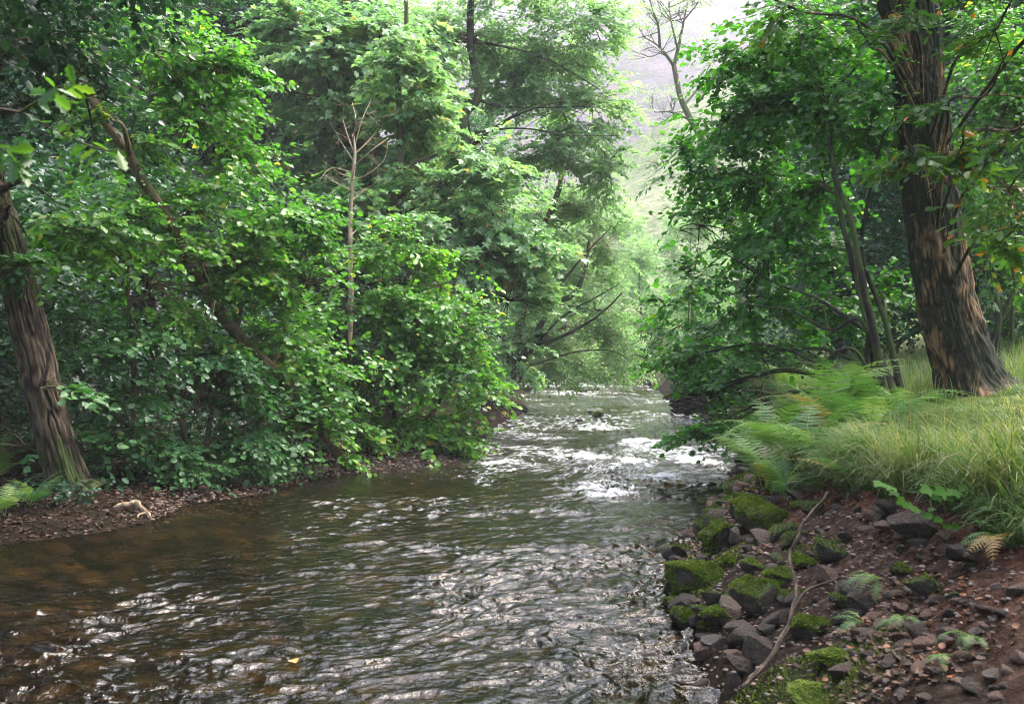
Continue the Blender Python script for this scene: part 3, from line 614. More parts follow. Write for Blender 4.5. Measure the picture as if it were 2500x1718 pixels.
# --- right bank
make_tree('hazel_tree', 'many stemmed rich green hazel arching over the river from the right bank', 'tree', W(882, 390, 12.6),
          [(PX((892, 392, 12.6), (872, 330, 12.8), (848, 240, 13), (832, 160, 13.3), (820, 70, 13.5)), .058, .018), (PX((884, 394, 12.4), (870, 320, 12.4), (852, 230, 12.6), (838, 180, 12.8), (828, 130, 13), (810, 60, 13.3)), .055, .012),
           (PX((878, 390, 12.5), (862, 320, 12.5), (830, 330, 12.8), (790, 310, 13), (750, 305, 13.2)), .03, .01), (PX((900, 388, 12.8), (885, 320, 13), (862, 250, 13.2), (872, 180, 13.2), (882, 140, 13), (905, 100, 12.8)), .04, .012),
           (PX((874, 392, 12.3), (858, 352, 12.2), (835, 352, 12.2), (815, 372, 12.2)), .024, .008), (PX((868, 395, 12.4), (866, 330, 12.5), (855, 280, 12.6)), .035, .01), (PX((880, 340, 12.5), (820, 300, 13), (770, 280, 13.6), (720, 250, 14.2)), .028, .008)],
          px_lobes([(840, 85, 13.6, 62, 50, .9), (780, 110, 14, 52, 45, .9), (722, 120, 14.6, 42, 45, .8), (690, 165, 15, 30, 30, .6), (757, 175, 14.4, 55, 36, .8), (825, 185, 13.8, 55, 42, .9), (700, 225, 15, 40, 30, .7),
                    (768, 240, 14.4, 55, 36, .8), (835, 255, 14, 42, 32, .7), (690, 285, 15.2, 34, 34, .7), (748, 300, 14.6, 52, 34, .8), (815, 310, 14, 42, 26, .7), (700, 340, 15.2, 34, 28, .7), (760, 355, 14.4, 46, 24, .7),
                    (718, 385, 14.4, 32, 24, .6), (800, 35, 13.8, 62, 38, .9), (735, 60, 14.4, 40, 36, .7), (735, 420, 13.6, 30, 16, .5), (700, 430, 13.8, 24, 8, .4), (668, 305, 15.2, 18, 22, .5), (672, 360, 15.2, 20, 24, .6), (700, 395, 14.6, 30, 18, .6), (870, 130, 13, 40, 45, .7), (680, 230, 15.4, 20, 20, .5), (880, 300, 13.8, 30, 40, .5)]),
          46, HAZEL_RICH, T_HAZEL, .092, BARK_DARK, rng, twigs=26, part='stem', clear=[(694, 399, 17, 28), (674, 396, 12, 28), (838, 178, 6, 12.8), (848, 205, 7, 12.8), (855, 240, 8, 12.8), (862, 280, 9, 12.5), (870, 330, 12, 12.5), (880, 370, 12, 12.5), (850, 352, 10, 12.2)])
OKB = W(968, 376, 13.4)
make_tree('oak_tree', 'massive oak with a dark patched trunk and brown bark strips on the right bank', 'tree', OKB,
          [(PX((974, 396, 13.4), (964, 362, 13.4), (952, 325, 13.35), (944, 290, 13.3), (934, 220, 13.2), (926, 150, 13.1), (917, 60, 13), (908, -60, 13), (895, -260, 13)), .41, .31),
           (PX((925, 110, 13), (905, 60, 12.8), (890, 20, 12.7), (875, -60, 12.6)), .13, .10)],
          px_lobes([(985, 95, 9, 50, 32, .6), (935, 105, 9.5, 26, 16, .5), (1005, 190, 9, 36, 36, .6), (905, 18, 10, 55, 20, .7), (958, 158, 9.2, 24, 9, .4), (912, 154, 9.3, 13, 6, .25), (790, 8, 10, 34, 10, .5), (995, 30, 9, 50, 30, .7), (1015, 130, 8.5, 30, 20, .4), (1000, 240, 9.5, 24, 18, .4), (870, 45, 10.5, 30, 18, .5),
                    (1000, -120, 10, 160, 60, 2.2), (860, -120, 12, 120, 50, 2.0), (1100, -220, 12, 200, 80, 3), (1080, -330, 6.5, 330, 120, 2.2), (1400, -100, 6, 250, 200, 2), (1000, -200, 8.5, 150, 60, 1.6)]),  # lobes above the frame: unseen crown, placed to darken the near right bank
          16, OAKLEAF, T_OAK, .115, BARK_PATCHED, rng, bark=.028, k=9, limb_r=.026, twigs=12, cap=1300, tint_bias=-.02, sprayL=(.35, .7), stem_mats=[BARK_PATCHED, BARK_PATCHED])
make_tree('hazel_bush', 'dark leafy thicket with thin stems behind the oak at the right edge', 'bush', W(1005, 350, 17),
          [(PX((1000, 362, 17), (996, 300, 17), (980, 220, 17), (985, 150, 17)), .06, .02), (PX((985, 362, 17), (1000, 320, 17), (1024, 270, 17), (1050, 220, 17)), .05, .02), (PX((1010, 362, 17), (1014, 280, 17), (1008, 180, 17)), .04, .015)],
          px_lobes([(965, 185, 15.8, 28, 34, .7), (1005, 70, 15.5, 34, 34, .8), (1015, 240, 15.5, 24, 40, .7), (990, 120, 17.5, 45, 45, 1.0), (1010, 200, 17.5, 45, 45, 1.0), (985, 270, 18, 36, 36, .9), (1020, 290, 17.5, 30, 36, .9), (975, 40, 17.5, 45, 45, 1.0), (1040, 100, 17, 50, 70, 1.2), (1000, 335, 19, 40, 18, .8)]),
          44, HAZEL, T_HAZEL, .092, BARK_DARK, rng, twigs=18, part='stem')
make_tree('elder_bush', 'bluish green bush hanging above the old stone wall by the water', 'bush', W(715, 392, 27),
          [(PX((715, 395, 27), (705, 365, 26.5), (695, 340, 26)), .05, .015)],
          px_lobes([(690, 360, 26, 28, 22, .9), (715, 375, 25, 26, 18, .8), (740, 365, 25, 30, 24, .9), (680, 325, 27, 30, 26, 1), (720, 330, 26, 36, 30, 1), (760, 390, 22, 30, 20, .8)]),
          40, HAZEL_DEEP, T_HAZEL, .09, BARK_DARK, rng, twigs=14, part='stem', tint_bias=.2, clear=[(694, 401, 15, 28.5), (672, 398, 12, 28.5)])

# --- backing woodland: three kinds, copied
def proto(name, label, seed, leaf, wood, H, Rc, T=T_HAZEL, ls=.15, dens=7, group=None):
    r = np.random.default_rng(seed)
    lobes = []
    for q in range(16):
        a = q * 2.4; h = H * (.22 + .75 * (q / 15)); rr = Rc * (1.05 - .75 * (q / 15)) * .62
        lobes.append((np.array([math.cos(a) * rr, math.sin(a) * rr, h]), np.array([Rc * .5, Rc * .5, H * .10]) * r.uniform(.8, 1.2)))
    return lobes
def woodland(name, label, cat, seed, leaf, wood, H, Rc, at, group, T=T_HAZEL, ls=.17, dens=15):
    root = thing(name, label, cat, (0, 0, 0), group); r = np.random.default_rng(seed)
    mb = MB(); c = curve([(0, 0, -.6), (.15, 0, H * .3), (-.1, .1, H * .6), (0, 0, H)], 24); tube(mb, c, np.linspace(H * .017, .03, 24), 8)
    lm = MB()
    for (cc, rr) in proto(name, label, seed, leaf, wood, H, Rc):
        n = int(dens * 4.19 * rr.prod()); dirs = nrm(r.normal(size=(n, 3))); q = cc + dirs * rr * (r.uniform(.1, 1, n) ** (1 / 3))[:, None]
        q = q[fbm(q / 1.3, 2, seed) > -.1]; n = len(q); d = nrm(nrm(q - [0, 0, H * .4]) * [1, 1, .3] + r.normal(0, .35, (n, 3)))
        spray_leaves(lm, T, q, d, nrm(q - [0, 0, H * .4]), r.uniform(.6, 1.2, n), 11, ls, r, .35, .36, np.clip(.42 + .35 * fbm(q / 2, 2, 5), 0, .9))
        k = int(np.argmin(np.abs(c[:, 2] - (cc[2] - .6)))); tube(mb, curve([c[k], (c[k] + cc) / 2 + [0, 0, .3], cc], 8), np.linspace(.06, .012, 8), 5)
    mb.build('trunk', wood, root); lm.build('crown', leaf, root)
    for q, (x, y, s, rz, lab) in enumerate(at):
        o = root if q == 0 else copy_tree(root)
        o.location = (x, y, float(hgt(np.array([x]), np.array([y]), False)[0]) - .1); o.scale = (s, s, s); o.rotation_euler = (0, 0, rz)
        o['label'] = lab
        print(name, q, int(lm.n))
GW = 'woodland trees behind the river banks'
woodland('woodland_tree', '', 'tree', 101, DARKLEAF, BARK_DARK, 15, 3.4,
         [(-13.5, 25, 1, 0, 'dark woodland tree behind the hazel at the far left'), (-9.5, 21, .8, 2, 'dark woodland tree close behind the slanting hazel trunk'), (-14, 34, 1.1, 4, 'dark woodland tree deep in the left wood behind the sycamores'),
          (15, 27, 1, 1, 'dark woodland tree deep in the wood right of the oak'), (9.5, 22, .85, 3, 'dark woodland tree just behind the oak trunk'), (20, 36, 1.1, 5, 'dark woodland tree far behind the oak at the right edge'), (-17, 17, .9, 1.2, 'dark woodland tree beyond the left edge trunk'), (-8.5, 29, 1, 3.1, 'dark woodland tree behind the slanting hazel, deep in the left wood'), (-11.5, 31, 1.1, .9, 'dark woodland tree filling the gap above the slanting trunk'), (-6.2, 31, .8, 4.9, 'dark woodland tree behind the dead sapling'), (-9.5, 4, 1, 2.2, 'unseen tree added for shade on the left bank beside the viewer'), (-11, -5, 1, 3.3, 'unseen tree added for shade on the left bank behind the viewer'), (8.5, 1, .95, 4.4, 'unseen tree added for shade on the right bank beside the viewer'), (9, -8, 1, 5.5, 'unseen tree added for shade on the right bank behind the viewer'), (-2.5, -17, 1, .4, 'unseen tree added for shade across the river behind the viewer'), (4, -19, 1, 1.1, 'unseen tree added for shade across the river bend behind the viewer')], GW)  # trees beside and behind the viewer are unseen, added to darken the foreground
woodland('woodland_tree', '', 'tree', 103, HAZEL_DEEP, BARK_DARK, 14, 3.2,
         [(-6, 36, 1, 0, 'mid green woodland tree behind the ash at the upper centre left'), (-10, 44, 1.15, 2, 'mid green woodland tree deep behind the sycamores'), (11, 33, .9, 1, 'mid green woodland tree behind the right hazel'),
          (13.5, 46, 1, 4, 'mid green woodland tree far behind the right hazel'), (-2, 47, .9, 5, 'mid green woodland tree behind the alder at the far bend'), (9.5, 27, .7, 2.2, 'mid green woodland tree between the hazel and the stone wall'), (-11, 14.5, .72, .7, 'mid green woodland tree behind the leaning left trunk')], GW, ls=.15)
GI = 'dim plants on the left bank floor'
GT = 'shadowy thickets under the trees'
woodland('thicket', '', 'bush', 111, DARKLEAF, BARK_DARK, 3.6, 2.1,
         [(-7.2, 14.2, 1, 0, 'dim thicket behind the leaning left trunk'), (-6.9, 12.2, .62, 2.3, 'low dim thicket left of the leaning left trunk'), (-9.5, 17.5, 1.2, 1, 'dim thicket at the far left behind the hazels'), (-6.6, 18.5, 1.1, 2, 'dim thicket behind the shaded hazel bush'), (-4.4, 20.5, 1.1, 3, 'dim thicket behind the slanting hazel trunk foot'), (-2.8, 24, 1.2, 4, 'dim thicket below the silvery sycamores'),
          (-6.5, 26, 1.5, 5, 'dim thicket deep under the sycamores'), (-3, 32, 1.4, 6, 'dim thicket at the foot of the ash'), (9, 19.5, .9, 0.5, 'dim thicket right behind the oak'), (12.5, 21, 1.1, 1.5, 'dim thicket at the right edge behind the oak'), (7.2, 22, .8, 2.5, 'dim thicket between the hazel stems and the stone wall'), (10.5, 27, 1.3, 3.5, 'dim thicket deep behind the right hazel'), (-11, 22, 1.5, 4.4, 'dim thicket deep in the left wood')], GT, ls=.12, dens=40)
GF = 'far pale trees in the valley'
woodland('far_tree', '', 'tree', 107, ALDER, BARK_HAZEL, 11, 3.4,
         [(8.5, 66, .62, 0, 'far pale green tree at the bend straight up the river'), (13, 72, .8, 1, 'far pale green tree right of the river bend'), (4, 74, .8, 2, 'far pale green tree behind the drooping alder'), (18, 80, .9, 3, 'far pale green tree beside the hillside foot'), (10, 90, .85, 4, 'far pale green tree below the bracken slope'), (24, 70, 1, 5, 'far pale green tree behind the right hazel crown'), (0, 68, .9, 2.5, 'far pale green tree hidden behind the alder'), (15, 60, .7, 1.7, 'far pale green tree above the far right bank')], GF, T=T_SMALL, ls=.24, dens=18)

# bare trees: recursive branching
def grow(mb, p, d, L, r, depth, rng, spread=.55, up=.15, sides=5, tips=None):
    n = 7; pts = [p]; dd = d
    for k in range(n):
        dd = nrm(dd + rng.normal(0, .10, 3) + [0, 0, up * .15]); pts.append(pts[-1] + dd * L / n)
    pts = np.array(pts); tube(mb, pts, np.linspace(r, r * .55, n + 1), sides)
    if depth == 0:
        if tips is not None: tips.append((pts[-1], dd))
        return
    for k in range(rng.integers(2, 4)):
        t = rng.uniform(.45, 1); a = pts[int(t * n)]
        nd = nrm(dd + rng.normal(0, spread, 3) + [0, 0, up]); grow(mb, a, nd, L * rng.uniform(.5, .8), r * .5, depth - 1, rng, spread, up, 4, tips)
    grow(mb, pts[-1], nrm(dd + rng.normal(0, .2, 3)), L * .7, r * .55, depth - 1, rng, spread, up, 4, tips)
r9 = np.random.default_rng(12)
root = thing('dead_sapling', 'pale dead bare sapling with thin twigs standing among the green leaves', 'dead tree', W(351, 320, 18.3))
mb = MB(); c = curve(PX((349, 345, 18.3), (351, 290, 18.3), (350, 235, 18.3), (352, 185, 18.3), (355, 152, 18.3), (353, 134, 18.3)), 26); tube(mb, c, np.linspace(.055, .022, 26), 8, .5, .004, 2)
mb.build('trunk', BARK_DEAD, root)
ends = [((353, 150), (343, 120), (345, 105)), ((354, 148), (362, 120), (371, 100)), ((353, 160), (340, 140), (330, 122)), ((355, 165), (372, 150), (388, 138)), ((352, 180), (366, 175), (384, 160), (388, 140)), ((352, 178), (338, 172), (322, 160)),
        ((352, 200), (365, 190), (380, 180)), ((352, 190), (340, 185), (325, 175)), ((353, 140), (356, 120), (352, 102)), ((352, 172), (332, 168), (320, 178)), ((354, 155), (376, 132), (382, 112)), ((351, 235), (362, 225), (372, 222)), ((351, 260), (342, 250), (336, 252))]
for e in ends:
    mb = MB(); q = curve([W(u, v, 18.3 + r9.uniform(-.35, .35) * (j > 0)) for j, (u, v) in enumerate(e)], 10); tube(mb, q, np.linspace(.013, .004, 10), 5)
    for z in range(4):
        a = q[r9.integers(3, 9)]; grow(mb, a, nrm(r9.normal(size=3) * [1, .6, .7] + [0, 0, .2]), r9.uniform(.12, .3), .0045, 1, r9)
    mb.build('branch', BARK_DEAD, root)
root = thing('bare_tree', 'tall thin hazy tree with nearly bare branches against the heather hill', 'tree', W(742, 385, 52))
mb = MB(); TB = 52
tube(mb, curve(PX((742, 385, TB), (736, 250, TB), (712, 160, TB), (690, 118, TB), (680, 95, TB), (674, 66, TB)), 30), np.linspace(.24, .13, 30), 8)
tips = []
for e, r0 in [(((674, 66), (664, 52), (656, 44), (642, 36)), .10), (((660, 48), (658, 25), (652, 8), (648, -12)), .08), (((674, 66), (680, 40), (684, 20), (690, -10)), .11), (((678, 50), (672, 25), (668, 0)), .07), (((684, 105), (700, 85), (712, 60)), .08), (((690, 120), (672, 112), (655, 112)), .06), (((698, 150), (680, 150), (664, 165)), .07), (((684, 20), (694, 8), (705, -8)), .05)]:
    q = curve([W(u, v, TB + r9.uniform(-1, 1) * (j > 0)) for j, (u, v) in enumerate(e)], 14); tube(mb, q, np.linspace(r0, .02, 14), 6)
    for z in range(7):
        a = q[r9.integers(3, 14)]; grow(mb, a, nrm(r9.normal(size=3) + [0, 0, .35]), r9.uniform(.5, 1.2), .03, 2, r9, tips=tips)
mb.build('trunk', BARK_HAZEL, root)
tp = np.array([t[0] for t in tips]); td = nrm(np.array([t[1] for t in tips])); lm = MB()
spray_leaves(lm, T_SMALL, tp, td, td, np.full(len(tp), .8), 9, .10, r9, .4, .4, np.full(len(tp), .7)); lm.build('crown', ALDER, root)

# overhanging sprays close to the lens (oak twigs at the upper left)
root = thing('oak_branch', 'out of focus oak twig with yellowing leaves hanging close at the upper left', 'branch', W(0, 110, 3.4))
mb = MB(); lm = MB(); r5 = np.random.default_rng(5)
for e in [((-40, 105, 3.5), (20, 112, 3.4), (50, 128, 3.3), (80, 142, 3.2), (105, 150, 3.15), (118, 150, 3.1)), ((20, 112, 3.4), (40, 100, 3.3), (55, 88, 3.2), (75, 85, 3.1)), ((-30, 140, 3.4), (5, 150, 3.3), (20, 168, 3.3))]:
    q = curve(PX(*e), 16); tube(mb, q, np.linspace(.006, .0025, 16), 5)
    idx = r5.integers(4, 16, 15); p = q[idx]
    d = nrm(r5.normal(size=(15, 3)) * [1, .7, .5] + [.4, 0, -.35])
    put_leaves(lm, T_OAK, p, d, UP * .7 + r5.normal(0, .5, (15, 3)), r5.uniform(.055, .095, 15), r5.choice([.1, .2, .3, .4, .5, .6, .72], 15))
mb.build('twig', BARK_HAZEL, root); lm.build('foliage', OAKLEAF, root)

# ------------------------------------------------------------------ rocks
def ico(sub):
    bm = __import__('bmesh').new(); __import__('bmesh').ops.create_icosphere(bm, subdivisions=sub, radius=1)
    v = np.array([x.co[:] for x in bm.verts]); f = np.array([[y.index for y in x.verts] for x in bm.faces]); bm.free(); return v, f
ICO4, ICO3 = ico(5), ico(3)
def rock_verts(seed, ic=ICO4, cuts=15, rough=.09):
    r = np.random.default_rng(seed); v = ic[0].copy()
    for q in range(cuts):
        nn = nrm(r.normal(size=3)); h = r.uniform(.38, .78); dd = v @ nn; v = v - np.outer(np.maximum(dd - h, 0) * .96, nn)
    v = v * (1 + rough * fbm(v * 1.8 + seed, 4, seed)[:, None]) * (1 + .045 * fbm(v * 7, 3, seed)[:, None])
    return v
ROCKM = {}
def rock_mesh(seed, mat, big=True):
    key = (seed, mat.name, big)
    if key not in ROCKM:
        ic = ICO4 if big else ICO3; mb = MB(); mb.add(rock_verts(seed, ic), {3: ic[1]}); ROCKM[key] = mb.mesh('stone', mat)
    return ROCKM[key]
def rock(name, label, cat, pos, size, seed, mat, rz=None, group=None, big=True, tilt=.15):
    r = np.random.default_rng(seed * 7 + int(abs(pos[0]) * 997) + int(abs(pos[1]) * 331))
    o = bpy.data.objects.new(name, rock_mesh(seed % 10, mat, big)); COL.objects.link(o)
    o.location = tuple(float(c) for c in pos); o.scale = tuple(float(c) for c in size)
    o.rotation_euler = (r.normal(0, tilt), r.normal(0, tilt), r.uniform(0, 6.28) if rz is None else rz)
    return tag(o, label, cat, group)
def moss_on(o, n, hh=.012, thr=.15, seed=0):
    n = int(n * 1.6)
    """a cushion of tiny moss tufts over the upper side, child of the rock"""
    r = np.random.default_rng(seed); me = o.data
    v = np.empty(len(me.vertices) * 3, np.float32); me.vertices.foreach_get('co', v); v = v.reshape(-1, 3).astype(float)
    nn = np.empty(len(me.vertices) * 3, np.float32); me.vertices.foreach_get('normal', nn); nn = nn.reshape(-1, 3).astype(float)
    idx = r.integers(0, len(v), n * 3)
    sc = np.array(o.scale); p = v[idx]; m = nn[idx]
    keep = (m[:, 2] * .7 + .9 * fbm(p * 2.6, 4, seed) + r.normal(0, .12, len(p)) > thr); idx = idx[keep][:n]; p = v[idx] + r.normal(0, .02, (len(idx), 3)); m = nn[idx]
    # cushion swelling
    sw = .5 + .5 * fbm(p * 4.5, 2, seed + 3)
    lm = MB(); size = hh * r.uniform(.6, 1.3, len(p)) / sc.mean()
    base = p + m * (sw * hh * .9 / sc.mean())[:, None] - m * size[:, None] * .3
    put_leaves(lm, T_SMALL, base, nrm(m + r.normal(0, .5, m.shape)), r.normal(size=m.shape), size, np.clip(.2 + .65 * sw + r.normal(0, .15, len(p)), 0, 1))
    c = bpy.data.objects.new('moss', lm.mesh('moss', MOSS)); COL.objects.link(c); c.parent = o
def ZP(zx, zy): return (655.4 + zx * .1591, 449.7 + zy * .1591)
def shore_rock(zx, zy, wpx, hpx, label, mat, seed, moss=0, sink=.3, thr=.15, depth=None, name='boulder'):
    u, v = ZP(zx, zy); p = hit(u, v + hpx * .3); Y = p[1]; sx = wpx / 2 / F * Y * 1.38; sz = hpx / 2 / F * Y * 1.5
    o = rock(name, label, 'rock', (p[0], p[1], p[2] + sz * (1 - 2 * sink) * .8), (sx, depth or sx * .85, sz), seed, mat, tilt=.1)
    if moss: moss_on(o, moss, thr=thr, seed=seed)
    return o
shore_rock(220, 790, 57, 32, 'large rounded moss covered boulder at the water edge, lowest of the big mossy rocks', STONE_MOSSY, 1, 9000)
shore_rock(390, 550, 42, 34, 'bright mossy rock by the water above the rounded mossy boulder', STONE_MOSSY, 2, 7000)
shore_rock(500, 540, 18, 20, 'pale grey angular block with a flat bare top between two mossy rocks', STONE, 3, 0)
shore_rock(660, 420, 56, 38, 'wide mossy rock mass under the bracken, left of the leaning root top', STONE_MOSSY, 4, 9000)
shore_rock(560, 350, 40, 22, 'mossy rock at the water edge highest up the right shore', STONE_MOSSY, 5, 5000)
shore_rock(180, 950, 26, 20, 'wet dark stone with a rusty top in the shallows', STONE_DARK, 6, 0)
shore_rock(200, 1060, 30, 22, 'low dark mossy stone at the waterline', STONE_MOSSY, 7, 2500, thr=.35)
shore_rock(400, 1040, 36, 22, 'rounded mossy stone in the middle of the shore rocks', STONE_MOSSY, 8, 3500)
shore_rock(640, 950, 42, 34, 'dark boulder with mossy crest left of the leaning root', STONE_MOSSY, 9, 3000, thr=.5)
shore_rock(770, 790, 34, 20, 'mossy ledge stone touching the leaning root', STONE_MOSSY, 10, 3500)
shore_rock(1060, 780, 24, 20, 'pinkish grey block right of the leaning root', STONE, 11, 0)
shore_rock(980, 1120, 38, 24, 'dark green mossy rock right of the lower root', STONE_MOSSY, 12, 4000)
shore_rock(670, 1260, 28, 32, 'upright dark smooth boulder left of the lower root', STONE_DARK, 13, 0)
shore_rock(310, 1170, 24, 12, 'flat dark stone in the shallows', STONE_DARK, 14, 0)
shore_rock(370, 1210, 26, 13, 'tan slab lying on the wet gravel', STONE, 15, 0)
shore_rock(1290, 1150, 22, 16, 'tan boulder at the foot of the earth bank', STONE, 16, 0)
shore_rock(1345, 1170, 12, 13, 'pale stone leaning on the tan boulder', STONE, 17, 0)
shore_rock(560, 1350, 34, 22, 'reddish brown flat stone near the root end', STONE_DARK, 18, 0)
shore_rock(480, 1480, 12, 22, 'upright yellowish stone at the root end', STONE, 19, 0)
shore_rock(1020, 1510, 76, 22, 'broad low mossy mound at the bottom of the shore', STONE_MOSSY, 20, 9000, sink=.55)
shore_rock(1150, 1300, 44, 14, 'low mossy hump below the tan boulder', STONE_MOSSY, 21, 4500, sink=.5)
shore_rock(1270, 970, 32, 26, 'dark stone under the small fern', STONE_DARK, 22, 0)
shore_rock(1200, 1040, 26, 18, 'dark mossy stone below the dark stone under the small fern', STONE_DARK, 23, 0)
shore_rock(1180, 860, 22, 20, 'brown cracked stone between the pink block and the fern', STONE, 24, 0)
shore_rock(600, 740, 30, 16, 'half mossy brown stone above the rounded boulder', STONE_MOSSY, 25, 1500, thr=.5)
shore_rock(450, 700, 20, 13, 'small bright moss cushion stone beside the rounded boulder', STONE_MOSSY, 26, 2000)
shore_rock(540, 850, 26, 18, 'bright green mossy stone in the centre of the rock pile', STONE_MOSSY, 27, 2500)
shore_rock(930, 700, 26, 14, 'mossy stone right behind the leaning root', STONE_MOSSY, 28, 2200)
shore_rock(480, 1290, 16, 10, 'smooth pale grey stone on the wet gravel', STONE, 29, 0)
shore_rock(880, 1360, 11, 9, 'small whitish pink stone right of the root', STONE, 30, 0)
# boulder set in the earth bank
p = W(917, 522, 5.55)
o = rock('boulder', 'big brown boulder stuck in the dark earth bank beneath the grass', 'rock', p + [0.02, .05, 0], (.17, .16, .10), 6, STONE_DARK, .4)
p = W(955, 555, 4.9); rock('boulder', 'dark half buried stone in the earth bank below the big boulder', 'rock', p + [.05, .05, 0], (.11, .1, .07), 3, STONE_DARK, .8)

rs = np.random.default_rng(77)
COLN = {'dry_stone': 'pinkish grey', 'dark_stone': 'dark brown', 'mossy_stone': 'moss topped', 'wet_stone': 'wet brown'}
def scatter(n, ufun, group, where, sizes, mats, probs, name='stone'):
    k = 0
    while k < n:
        X, Y = ufun();
        z = float(hgt(np.array([X]), np.array([Y]))[0]); s = math.exp(rs.uniform(math.log(sizes[0]), math.log(sizes[1])))
        m = mats[rs.choice(len(mats), p=probs)]
        sz = 'small' if s < .045 else 'fist sized' if s < .075 else 'larger'
        rock(name, f'{sz} {COLN[m.name]} stone {where}', 'stone', (X, Y, z + s * .12), (s, s * rs.uniform(.65, .95), s * rs.uniform(.45, .75)), int(rs.integers(0, 10)), m, None, group, False, .3)
        k += 1
def right_shore():
    while True:
        Y = rs.uniform(4.3, 9.5); a, b_ = XR(Y) - .15, np.interp(Y, SY, SX) - .05
        if b_ > a: return rs.uniform(a, b_), Y
scatter(88, right_shore, 'stones lying loose on the right shore', 'lying loose among the mossy rocks of the right shore', (.025, .10), [STONE, STONE_DARK, STONE_MOSSY], [.55, .25, .2])
def scarp_face():
    Y = rs.uniform(4.6, 8.5); xs = np.interp(Y, SY, SX); return xs - rs.uniform(.08, .78), Y
scatter(34, scarp_face, 'stones set in the face of the earth bank', 'set in the earth bank face under the grass', (.025, .08), [STONE, STONE_DARK], [.7, .3])
def pile():
    u, v = rs.uniform(850, 1020), rs.uniform(585, 703); p = hit(u, v); return p[0], p[1]
scatter(72, pile, 'stones fallen from the earth bank into the bottom right corner', 'fallen from the earth bank into the bottom right corner', (.028, .085), [STONE, STONE_DARK], [.9, .1])
def beach():
    u = rs.uniform(185, 350); v = np.interp(u, [185, 264, 350], [500, 489, 473]) - rs.uniform(-3, 18) ; p = hit(u, v, 6, 30); return p[0], p[1]
scatter(82, beach, 'stones of the left gravel beach', 'on the gravel beach under the left hazel', (.03, .10), [STONE, STONE_DARK], [.65, .35])
def farbeach():
    u = rs.uniform(500, 540); v = rs.uniform(408, 424); p = hit(u, v, 12, 60); return p[0], p[1]
scatter(20, farbeach, 'reddish stones on the far left spit', 'on the reddish spit beside the far bend', (.05, .16), [STONE, STONE_DARK], [.6, .4])
# stones in the stream
for (u, v, wp, hp, lab, mat, mo) in [(597, 414.5, 10, 5.5, 'mossy stone breaking the water in midstream, greenest of the three', STONE_MOSSY, 800), (591, 411, 11, 3, 'flat dark stone in midstream behind the mossy one', STONE_DARK, 0), (579, 419.5, 8, 2.5, 'low dark stone in midstream nearest the camera', STONE_DARK, 0),
                                     (524, 388, 20, 7, 'dark flat topped mossy boulder at the far left bank', STONE_MOSSY, 1200), (472, 441, 10, 9, 'mossy stone at the foot of the rounded bush', STONE_MOSSY, 600), (670, 396, 18, 8, 'mossy flat stone in the water beside the old wall', STONE_MOSSY, 1500), (492, 419, 10, 8, 'dark boulder beneath the bush tip at the left bank', STONE_DARK, 0)]:
    Y = CAMZ * F / (v + hp * .4 - 351.5); sx = wp / 2 / F * Y * 1.15; sz = hp / 2 / F * Y * 1.6
    o = rock('boulder', lab, 'rock', W(u, v + hp * .4, Y) + [0, 0, sz * .3], (sx, sx * .8, sz), int(u) % 10, mat, .3)
    if mo: moss_on(o, mo, .04, .2, int(u))
# stones seen through the water
def bedspot():
    while True:
        u, v = rs.uniform(0, 640), rs.uniform(500, 703); Y = CAMZ * F / (v - 351.5) * 1.1; X = (u - 512) / F * Y
        if XL(Y) + .3 < X < XR(Y) - .3: return X, Y
scatter(60, bedspot, 'cobbles on the river bed', 'seen through the water on the river bed', (.05, .13), [STONE_WET], [1.0], 'cobble')
# old stone wall at the right bank
wb = W(692, 407, 29)
root = thing('stone_wall', 'old dark dry stone wall end rising from the water on the right bank', 'wall', wb)
mb = MB(); rw = np.random.default_rng(3)
x0, x1 = W(681, 400, 29)[0], W(712, 400, 29)[0]; z = -.25
while z < 1.0:
    h = rw.uniform(.07, .13); x = x0 + rw.uniform(-.05, .05)
    while x < x1:
        wd = rw.uniform(.18, .42); v = rock_verts(int(rw.integers(0, 10)), ICO3, 7, .08) * [wd * .56, rw.uniform(.22, .3), h * .62] + [x + wd / 2, 29 + rw.normal(0, .03), z + h / 2]
        mb.add(v, {3: ICO3[1]}); x += wd
    y = 29.3
    while y < 31:
        wd = rw.uniform(.2, .4); v = rock_verts(int(rw.integers(0, 10)), ICO3, 7, .08) * [.25, wd * .56, h * .62] + [x0 + .2 + rw.normal(0, .03), y + wd / 2, z + h / 2]; mb.add(v, {3: ICO3[1]}); y += wd
    z += h * .95
mb.build('stonework', STONE_DARK, root)

